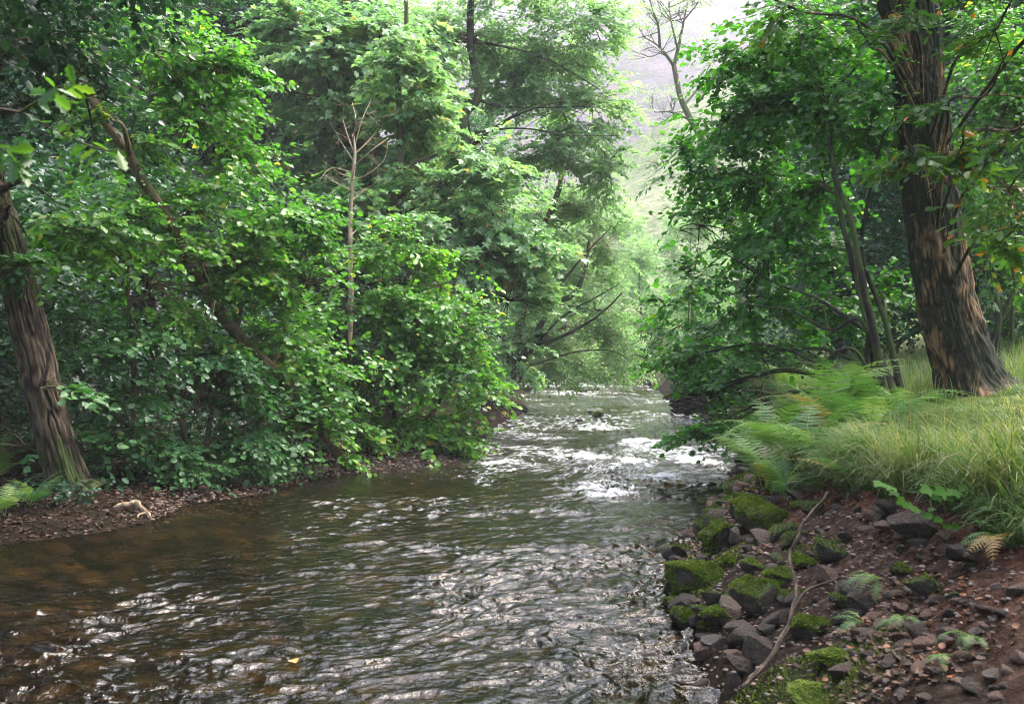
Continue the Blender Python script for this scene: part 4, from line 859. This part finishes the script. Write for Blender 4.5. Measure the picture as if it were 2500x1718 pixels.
# ------------------------------------------------------------------ roots, driftwood, litter
def stick(name, label, cat, pts, r0, r1, mat, sides=8, bark=.003, forks=()):
    root = thing(name, label, cat, pts[0]); mb = MB(); c = curve(pts, 40); c = c + np.stack([fbm(np.stack([np.linspace(0, 9, 40) + a, np.zeros(40), np.zeros(40)], 1), 2, a) for a in (1, 4, 8)], 1) * r0 * .45
    tube(mb, c, np.linspace(r0, r1, 40), sides, .5, bark, 4, (30, 6))
    for (i0, e, rr) in forks: tube(mb, curve([c[i0]] + list(e), 14), np.linspace(rr, rr * .4, 14), 6)
    o = mb.build(name, mat, None); o.location = (0, 0, 0)
    bpy.data.objects.remove(root); return tag(o, label, cat)
def zp(zx, zy, Y): u, v = ZP(zx, zy); return W(u, v, Y * .94)
stick('leaning_root', 'long weathered grey root slanting from the grassy lip down across the rocks', 'root',
      [zp(1090, 270, 6.9), zp(1060, 310, 6.85), zp(940, 440, 6.7), zp(880, 580, 6.55), zp(840, 640, 6.5), zp(850, 740, 6.3), zp(880, 840, 6.1), zp(870, 960, 5.9), zp(850, 1060, 5.7), zp(790, 1180, 5.5), zp(740, 1280, 5.3), zp(640, 1400, 5.1), zp(540, 1490, 5.0)],
      .012, .014, BARK_ROOT, bark=.005, forks=[(24, [zp(950, 880, 6.0), zp(1110, 820, 6.1), zp(1240, 760, 6.2), zp(1350, 730, 6.3)], .010), (27, [zp(960, 1000, 5.9), zp(1060, 960, 6.0)], .006)])
o = stick('driftwood_root', 'twisted pale driftwood root lying at the dark left waterline', 'driftwood',
      [W(92, 510, 10.9), W(105, 509, 10.85), W(122, 507, 10.8), W(133, 502, 10.8), W(140, 505, 10.75), W(146, 513, 10.7), W(150, 517, 10.7)], .05, .022, BARK_DEAD,
      forks=[(6, [W(98, 515, 10.8), W(92, 518, 10.75)], .03), (33, [W(139, 514, 10.65), W(137, 518, 10.6)], .018)])
stick('fallen_branch', 'dark fallen branch lying in the shallows at the far bend', 'branch', [W(570, 375, 44), W(568, 383, 44), W(574, 389, 43.5), W(585, 390, 43.5), W(600, 389, 43.5)], .09, .04, BARK_HAZEL, forks=[(14, [W(560, 386, 43), W(556, 390, 43)], .05), (20, [W(580, 380, 44), W(592, 384, 44)], .04)])
for (pts, lab) in [([(496, 408, 26), (506, 417, 25.5), (518, 424, 25)], 'thin stick lying on the spit by the rounded bush'), ([(505, 404, 28), (520, 412, 27), (534, 414, 26.6)], 'broken brown branch on the reddish spit'), ([(60, 520, 10.4), (80, 522, 10.3), (108, 526, 10.2)], 'thin twig at the waterline below the driftwood'), ([(70, 528, 10.1), (88, 519, 10.3), (100, 528, 10.0)], 'forked twig at the waterline below the driftwood')]:
    stick('fallen_branch', lab, 'branch', PX(*pts), .022, .01, BARK_ROOT, 6)
# white hanging twig at the alder
stick('bare_twig', 'thin pale bare twig hanging in front of the alder', 'twig', PX((522, 330, 30), (527, 346, 30), (532, 362, 30), (538, 374, 30)), .02, .012, BARK_DEAD, 5)
rr_ = np.random.default_rng(31)
mb = MB()
for q in range(150):
    Y = rr_.uniform(5.2, 9.5); xs = np.interp(Y, SY, SX); X = xs + rr_.uniform(-.12, .02); z = np.interp(Y, SY, SH) - rr_.uniform(-.02, .15)
    L = rr_.uniform(.06, .2) if q % 6 else rr_.uniform(.2, .38); e = [X - L * rr_.uniform(.7, 1.5), Y + rr_.normal(0, .16), z - L]
    m_ = [(X + e[0]) / 2 - rr_.uniform(0, .05), (Y + e[1]) / 2 + rr_.normal(0, .04), z - L * .45]
    tube(mb, curve([(X, Y, z), m_, e], 8), np.linspace(rr_.uniform(.0015, .005), .0012, 8), 4)
tag(mb.build('hanging_rootlets', ROOTLET), 'mass of fine reddish rootlets hanging from the undercut bank', 'roots', kind='stuff')
# litter and pebbles: uncountable
lm = MB(); nL = 6500
Yq = rr_.uniform(4, 10, nL); Xq = XR(Yq) + .1 + rr_.uniform(0, 1, nL) * (np.interp(Yq, SY, SX) - XR(Yq) + .3)
dens = fbm(np.stack([Xq * 1.6, Yq * 1.6, 0 * Xq], 1), 2, 51) > .0; Xq, Yq = Xq[dens], Yq[dens]
put_leaves(lm, T_HAZEL, np.stack([Xq, Yq, hgt(Xq, Yq) + rr_.uniform(.004, .03, len(Xq))], 1), rr_.normal(size=(len(Xq), 3)) * [1, 1, .25], UP + rr_.normal(0, .3, (len(Xq), 3)), rr_.uniform(.014, .04, len(Xq)), rr_.uniform(0, 1, len(Xq)) ** 1.3)
nb = 900; ub = rr_.uniform(150, 350, nb); Yb = CAMZ * F / (np.interp(ub, [150, 350], [520, 472]) - 351.5) + rr_.uniform(.1, 2, nb); Xb = (ub - 512) / F * Yb
put_leaves(lm, T_HAZEL, np.stack([Xb, Yb, hgt(Xb, Yb) + .01], 1), rr_.normal(size=(nb, 3)) * [1, 1, .25], UP + rr_.normal(0, .3, (nb, 3)), rr_.uniform(.03, .06, nb), rr_.uniform(0, .8, nb))
tag(lm.build('leaf_litter', LITTER), 'scattered brown and orange fallen leaves between the stones', 'leaf litter', kind='stuff')
def pebbles(name, label, X, Y, s, mat):
    mb = MB(); base = [rock_verts(q, ico(2), 6, .08) for q in range(5)]; f = ico(2)[1]; Z = hgt(X, Y)
    for q in range(len(X)):
        a = rr_.uniform(0, 6.28); c_, s_ = math.cos(a), math.sin(a); v = base[q % 5] * [1, rr_.uniform(.6, 1), rr_.uniform(.4, .7)] * s[q]
        v = np.stack([v[:, 0] * c_ - v[:, 1] * s_, v[:, 0] * s_ + v[:, 1] * c_, v[:, 2]], 1) + [X[q], Y[q], Z[q] + s[q] * .1]; mb.add(v, {3: f}, rr_.uniform())
    return tag(mb.build(name, mat), label, 'gravel', kind='stuff')
def gravel_mat():
    m, t = new_mat('loose_gravel'); r = ramp(t, attr(t, 'tint').outputs['Fac'], ST)
    co = N(t, 'ShaderNodeTexCoord').outputs['Object']; p = N(t, 'ShaderNodeBsdfPrincipled', Roughness=.7)
    t.links.new(mixc(t, noise(t, co, 40, 4), r.outputs[0], mixc(t, 1.0, r.outputs[0], (.4, .38, .36), 'MULTIPLY')), p.inputs['Base Color']); out(t, p.outputs[0]); return m
GRAV = gravel_mat()
n = 2600; Y = rr_.uniform(4.2, 9.5, n); X = XR(Y) - .2 + rr_.uniform(0, 1, n) * (np.interp(Y, SY, SX) - XR(Y) + .2)
def shore_mid():
    while True:
        Y = rs.uniform(4.6, 12.5); X = XR(Y) - .06 + rs.uniform(0, 1) ** 1.25 * (min(np.interp(Y, SY, SX) - .05, XR(Y) + 1.5) - XR(Y))
        if rs.uniform() < .8 * (Y > 5.4) + .25: return X, Y
scatter(170, shore_mid, 'rocks packed along the right waterline', 'packed among the rocks of the right waterline', (.06, .18), [STONE_DARK, STONE_MOSSY, STONE], [.34, .40, .26], 'rock')
for q_, o in enumerate([o for o in COL.objects if o.name.startswith('rock') and o.get('group') == 'rocks packed along the right waterline' and o.data.materials[0] == STONE_MOSSY]): moss_on(o, 700, .011, .1, q_)
pebbles('gravel', 'fine pinkish gravel between the rocks of the right shore', X, Y, np.exp(rr_.uniform(math.log(.006), math.log(.024), n)), GRAV)
n = 2200; ub = rr_.uniform(150, 470, n); vb = np.interp(ub, [150, 190, 264, 317, 397, 470], [521, 503, 494, 477, 469, 461]) ; Y = CAMZ * F / (vb - 351.5) + rr_.uniform(-.5, 1.6, n); X = (ub - 512) / F * Y
pebbles('gravel', 'grey gravel of the beach under the left hazel', X, Y, np.exp(rr_.uniform(math.log(.012), math.log(.04), n)), GRAV)
# moss spreading between the rocks of the shore
rm = np.random.default_rng(8); n = 60000; Y = rm.uniform(4.4, 12, n); X = XR(Y) + .02 + rm.uniform(0, 1, n) ** 1.3 * np.minimum(np.interp(Y, SY, SX) - XR(Y), 1.4)
k = fbm(np.stack([X * 1.7, Y * 1.7, 0 * X], 1), 3, 63) + .25 * (1 - (X - XR(Y)) / 1.2) > .12; X, Y = X[k], Y[k]; lm = MB()
put_leaves(lm, T_SMALL, np.stack([X, Y, hgt(X, Y) + .004], 1), np.array([0, 0, 1.]) + rm.normal(0, .7, (len(X), 3)), rm.normal(size=(len(X), 3)), rm.uniform(.008, .022, len(X)), np.clip(rm.normal(.45, .25, len(X)), 0, 1))
tag(lm.build('moss_carpet', MOSS), 'moss growing over the ground between the shore rocks', 'moss', kind='stuff')
# dark leaf cover added to blacken the left bank where shade falls
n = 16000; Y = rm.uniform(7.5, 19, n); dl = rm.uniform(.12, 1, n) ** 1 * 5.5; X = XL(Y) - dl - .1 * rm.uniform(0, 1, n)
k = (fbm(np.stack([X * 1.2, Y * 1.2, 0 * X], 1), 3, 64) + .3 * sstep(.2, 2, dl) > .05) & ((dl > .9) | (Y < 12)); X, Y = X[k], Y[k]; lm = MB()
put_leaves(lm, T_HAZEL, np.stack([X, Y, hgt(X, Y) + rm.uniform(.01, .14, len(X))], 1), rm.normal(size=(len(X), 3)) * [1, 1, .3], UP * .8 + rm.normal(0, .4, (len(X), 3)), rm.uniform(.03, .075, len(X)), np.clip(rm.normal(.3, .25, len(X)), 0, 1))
tag(lm.build('shade_leaves', DARKLEAF), 'dark leaves added to deepen the shade on the left bank', 'ground cover', kind='stuff')
n = 5000; Y = rm.uniform(7.5, 14, n); dl = rm.uniform(-.05, 2.2, n); X = XL(Y) - dl; lm = MB()
put_leaves(lm, T_HAZEL, np.stack([X, Y, hgt(X, Y) + .008], 1), rm.normal(size=(n, 3)) * [1, 1, .25], UP + rm.normal(0, .35, (n, 3)), rm.uniform(.025, .06, n), rm.uniform(0, .55, n))  # tints kept low so the litter carries the left bank's shade
tag(lm.build('leaf_litter', LITTER), 'fallen leaves darkened for shade along the left waterline', 'leaf litter', kind='stuff')
# floating leaf
lm = MB(); put_leaves(lm, T_HAZEL, np.array([[(292 - 512) / F * 5.72, 5.72, .035]]), np.array([[.55, -1, .12]]), np.array([[0, -.3, 1.0]]), np.array([.075]), np.array([.2]))
tag(lm.build('floating_leaf', leaf_mat('yellow_leaf', [(0, (.42, .24, .08)), (1, (.5, .3, .1))], .2, .4)), 'single tan leaf floating on the dark rippled water', 'leaf')

# ------------------------------------------------------------------ ferns, grass, sprigs
FERN_DRY = leaf_mat('dry_fern_leaf', [(0, (.16, .17, .05)), (.5, (.28, .22, .07)), (1, (.36, .22, .10))], .35, .5)
def frond_mesh(seed, L=1.0, arch=.35, mat=FERN):
    r = np.random.default_rng(seed); mb = MB(); n = 17
    t = np.linspace(0, 1, 40); cx = t * L * .92; cz = L * (arch * 1.3 * t - arch * 1.75 * t ** 2.4) ; cyy = .05 * L * np.sin(t * 2 + seed)
    C = np.stack([cx, cyy, cz], 1); tube(mb, C, np.linspace(.006, .0012, 40) * L, 4, .75)
    tan = nrm(np.gradient(C, axis=0)); base_t = (seed % 4) * .22 + .1
    P, Xd, Nn, Sz, Ti = [], [], [], [], []
    for k in range(n):
        tk = .16 + .84 * (k + .5) / n; i_ = int(tk * 39); a = C[i_]; tg = tan[i_]; ln = .30 * L * min(1, (tk - .05) / .22) * (1 - tk) ** .72 + .012 * L
        sdv = nrm(np.cross(tg, UP)); nn = np.cross(sdv, tg)
        for sg in (-1, 1):
            dd = nrm(sdv * sg + tg * .38 + nn * r.normal(-.10, .10)); m = max(3, int(ln / (.009 * L)))
            for j in range(m):
                tj = (j + .5) / m; w_ = .0185 * L * (1 - tj) ** .6 * min(1, ln / (.12 * L)) + .004 * L
                b_ = a + dd * ln * tj - UP * .12 * ln * tj ** 2
                for s2 in (-1, 1):
                    P.append(b_); Xd.append(nrm(np.cross(nn, dd) * s2 + dd * .55)); Nn.append(nn + r.normal(0, .15, 3)); Sz.append(w_); Ti.append(base_t + r.normal(0, .08))
    T = halves([(0, 0, 0), (.35, .33, .0), (1, 0, 0)])
    put_leaves(mb, T, np.array(P), np.array(Xd), np.array(Nn), np.array(Sz), np.clip(Ti, 0, 1))
    return mb.mesh('frond', mat)
FRONDS = [frond_mesh(s, 1.0, a) for s, a in ((1, .32), (2, .45), (3, .55), (4, .25), (5, .4), (6, .6))] + [frond_mesh(7, 1.0, .4, FERN_DRY)]
rf = np.random.default_rng(91)
def fern(label, pos, L, nf, az=None, spread=6.28, tilt=(.45, 1.05), group=None):
    root = thing('fern', label, 'fern', pos, group)
    a0 = rf.uniform(0, 6.28) if az is None else az
    for k in range(nf):
        o = bpy.data.objects.new('frond', FRONDS[6 if rf.uniform() < .07 else rf.integers(0, 6)]); COL.objects.link(o); o.parent = root
        s = L * rf.uniform(.65, 1.1); o.scale = (s, s, s)
        o.rotation_euler = (rf.normal(0, .15), -rf.uniform(*tilt), a0 + spread * ((k + rf.uniform(-.3, .3)) / nf - (.5 if az is not None else 0)))
    return root
GB = 'bracken ferns covering the right bank slope'
fl = [('tall bracken fern in front of the hazel stems', 850, 425, .95), ('bracken fern at the left end of the bank beside the water', 752, 440, .7), ('bracken fern behind the mossy rock mass', 775, 462, .7), ('bracken fern with a yellowing tip by the hazel', 795, 425, .8), ('large bracken fern at the crest of the bank', 825, 440, .95),
      ('bracken fern leaning to the grass', 872, 440, .85), ('low bracken fern over the mossy rocks', 765, 490, .6), ('bracken fern in the middle of the slope', 812, 470, .75), ('bracken fern above the leaning root', 838, 478, .7), ('bracken fern beside the bright sprig', 868, 472, .65), ('bracken fern near the water under the drooping hazel', 745, 465, .6), ('small bracken fern under the hazel branch', 790, 400, .7), ('bracken fern at the edge of the long grass', 895, 425, .75), ('bracken fern behind the crest', 830, 405, .7), ('low bracken fern by the rock pile', 785, 500, .55), ('bracken fern hanging over the lip', 850, 500, .5)]
for lab, u, v, L in fl:
    p = hit(u, v); fern(lab, p, L * 1.3, int(rf.integers(7, 10)), group=GB)
for lab, u, v, L, nf, az in [('small fern growing on the earth bank right of the pink block', 884, 585, .26, 6, 3.6), ('little fern beneath the small bank fern', 868, 625, .20, 4, 3.4), ('lone fern tuft on the dark earth below the bank', 905, 622, .18, 4, 4.4), ('fern drooping from the dark bank at the right edge', 1010, 545, .36, 5, 3.4), ('fern frond spreading under the bank at the right edge', 1012, 520, .38, 4, 3.2), ('tiny fern at the foot of the dark bank', 975, 640, .17, 4, 4.2), ('tiny fern in the lower right shade', 950, 660, .15, 3, 4.0)]:
    p = hit(u, v); fern(lab, p + [-.04, -.05, .03], L, nf, az, 1.9, (-.25, .3))
for lab, u, v, L in [('dim fern at the foot of the left leaning trunk', 30, 505, .55), ('shaded fern at the left edge', 5, 515, .6)]:
    p = hit(u, v); fern(lab, p, L, 7)

for q_, (x, y, L) in enumerate([(-6.4, 9.6, .7), (-6.9, 10.8, .8), (-5.9, 11.4, .6), (-7.4, 9.4, .8), (-6.2, 12.1, .6), (-6.8, 8.2, .6)]):
    fern('dim fern on the dark soil around the foot of the left trunk', np.array([x, y, float(hgt(np.array([x]), np.array([y]))[0])]), L, 8, group='ferns in the shade of the left bank')
def blades(mb, X, Y, L, lean, rng, tint, wid=.006, bend=.5, seg=4):
    n = len(X); Z = hgt(X, Y) - .02; az = rng.uniform(0, 6.28, n)
    dx = np.cos(az) * .8 + lean[0]; dy = np.sin(az) * .8 + lean[1]; dl_ = np.hypot(dx, dy) + 1e-6; dx, dy = dx / dl_, dy / dl_
    b = np.clip(rng.normal(bend, .25, n), .05, 1.3); t = np.linspace(0, 1, seg + 1)[None]
    th = b[:, None] * t ** 1.3 * 1.9 + rng.uniform(0, .3, n)[:, None]
    st = L[:, None] / seg; hx = np.cumsum(np.concatenate([np.zeros((n, 1)), np.sin((th[:, 1:] + th[:, :-1]) / 2) * st], 1), 1); hz = np.cumsum(np.concatenate([np.zeros((n, 1)), np.cos((th[:, 1:] + th[:, :-1]) / 2) * st], 1), 1)
    P = np.stack([X[:, None] + dx[:, None] * hx, Y[:, None] + dy[:, None] * hx, Z[:, None] + hz], -1)
    wv = np.stack([-dy, dx, np.zeros(n)], 1)[:, None] * (wid * (1 - t * .9))[..., None] * rng.uniform(.6, 1.3, n)[:, None, None]
    V = np.stack([P - wv, P + wv], 2).reshape(n, -1, 3); m = 2 * (seg + 1); k = np.arange(seg) * 2
    q = np.stack([k, k + 1, k + 3, k + 2], 1)
    mb.add(V.reshape(-1, 3), {4: (np.arange(n)[:, None, None] * m + q[None]).reshape(-1, 4)}, np.repeat(tint, m))
rg = np.random.default_rng(44); mb = MB()
def field(n, y0, y1, x_off, width):
    Y = rg.uniform(y0, y1, n); xs = np.interp(Y, SY, SX); return xs + x_off + rg.uniform(0, 1, n) ** 1.2 * width, Y
X, Y = field(30000, 4.6, 13.5, .15, 5.5); k = X > .375 * Y + .22 * fbm(np.stack([X * 2, Y * 2, 0 * X], 1), 2, 4); X, Y = X[k], Y[k]
nz = fbm(np.stack([X * .9, Y * .9, 0 * X], 1), 2, 5); k = nz > -.35; X, Y, nz = X[k], Y[k], nz[k]
cl_ = fbm(np.stack([X * 2.2, Y * 2.2, 0 * X], 1), 3, 15)
blades(mb, X, Y, rg.uniform(.05, .14, len(X)) * (1.1 + 1.4 * cl_), (-.25, -.15), rg, np.clip(.38 + .55 * nz + .3 * cl_ + rg.normal(0, .27, len(X)), 0, 1), .0068, .95)
X, Y = field(170, 4.8, 12.5, .1, 4.5); k = X > .36 * Y; X, Y = X[k], Y[k]; blades(mb, X, Y, rg.uniform(.3, .62, len(X)), (-.2, -.1), rg, rg.uniform(.85, 1, len(X)), .0028, .35, 6)
X, Y = field(5200, 4.6, 9.0, -.08, .45)     # the overhanging lip
cl_ = fbm(np.stack([X * 3, Y * 3, 0 * X], 1), 2, 25)
blades(mb, X, Y, rg.uniform(.18, .5, len(X)) * (1 + .9 * cl_), (-.8, -.3), rg, np.clip(.38 + .5 * cl_ + rg.normal(0, .24, len(X)), 0, 1), .0072, .9, 6)
X, Y = field(9000, 13, 24, .2, 6); blades(mb, X, Y, rg.uniform(.25, .6, len(X)), (0, 0), rg, np.clip(rg.normal(.6, .2, len(X)), 0, 1), .007, .4)
tag(mb.build('grass', GRASS), 'long pale green grass spilling over the right bank', 'grass', kind='stuff')
mb = MB(); ub = rg.uniform(185, 290, 3200); Yb = CAMZ * F / (np.interp(ub, [185, 264, 290], [503, 494, 485]) - 351.5) + rg.uniform(.6, 2.2, 3200)
blades(mb, (ub - 512) / F * Yb, Yb, rg.uniform(.12, .45, 3200), (.2, -.3), rg, np.clip(rg.normal(.3, .2, 3200), 0, 1), .006, .5)
n = 7000; Xb = rg.uniform(-3, 14, n); Yb = 59.5 + rg.uniform(0, 6, n); k = (Xb > XR(Yb) + .2); blades(mb, Xb[k], Yb[k], rg.uniform(.3, .8, k.sum()), (0, -.3), rg, np.clip(rg.normal(.35, .2, k.sum()), 0, 1), .02, .5)
tag(mb.build('grass', GRASS), 'tufts of grass on the left beach and far bank', 'grass', kind='stuff')

T_SYC_BIG = halves([(0, 0, 0), (-.12, .26, .0), (.03, .44, -.03), (.20, .36, .04), (.36, .62, -.02), (.56, .58, -.02), (.62, .33, .05), (.84, .20, .0), (1.02, 0, -.12)])
def sprig(label, stem_px, leaves, size, mat=BRIGHT, T=T_SYC_BIG):
    root = thing('sapling', label, 'plant', W(*stem_px[0])); mb = MB(); tube(mb, curve(PX(*stem_px), 16), np.linspace(.006, .002, 16), 5); mb.build('stem', BARK_HAZEL, root)
    for (u, v, Y, s) in leaves:
        lm = MB(); a = rf.uniform(2.2, 4.0); c = W(u, v, Y)
        put_leaves(lm, T, c[None] , np.array([[math.cos(a) * .9, -.4 + rf.normal(0, .2), -.15]]), np.array([[rf.normal(0, .25), -.75 + rf.normal(0, .25), .8]]), np.array([size * s]), np.array([rf.uniform(.2, 1)]))
        lm.build('leaf', mat, root)
sprig('bright green young sycamore sprig sticking out of the grass lip', [(930, 470, 5.6), (925, 485, 5.4), (912, 492, 5.3), (885, 483, 5.2)],
      [(882, 482, 5.2, 1.0), (893, 486, 5.25, .9), (897, 492, 5.25, .8), (905, 500, 5.3, .9), (912, 504, 5.3, .8), (918, 508, 5.3, .7)], .066)
sprig('broad bright green leaves of a second sprig under the grass', [(960, 470, 5.5), (955, 485, 5.35), (948, 492, 5.2)],
      [(930, 488, 5.2, 1.2), (945, 490, 5.2, 1.2), (958, 491, 5.2, 1.3), (966, 488, 5.25, .9), (940, 496, 5.2, .9), (952, 497, 5.2, .9)], .06)
sprig('low green leafy stem hanging before the big bank boulder', [(930, 500, 5.5), (934, 515, 5.4), (945, 522, 5.3), (960, 524, 5.3)],
      [(932, 514, 5.35, .8), (942, 518, 5.3, .8), (950, 524, 5.3, .9), (958, 524, 5.3, .8), (936, 508, 5.4, .7), (920, 510, 5.4, .6)], .075, BRIGHT, T_HAZEL)

# ------------------------------------------------------------------ haze
m, t = new_mat('valley_haze'); pv = N(t, 'ShaderNodeVolumePrincipled'); pv.inputs['Density'].default_value = HAZE; pv.inputs['Color'].default_value = (.93, .96, 1, 1); pv.inputs['Anisotropy'].default_value = 0.0
oo = t.nodes.new('ShaderNodeOutputMaterial'); t.links.new(pv.outputs[0], oo.inputs['Volume'])
if HAZE > 0:
    mb = MB(); x0, x1, y0, y1, z0, z1 = -300, 400, -60, 560, -3, 250
    V = [(x, y, z) for z in (z0, z1) for y in (y0, y1) for x in (x0, x1)]
    mb.add(V, {4: [(0, 2, 3, 1), (4, 5, 7, 6), (0, 1, 5, 4), (2, 6, 7, 3), (0, 4, 6, 2), (1, 3, 7, 5)]})
    o = mb.build('haze', m, None, False); o['kind'] = 'stuff'
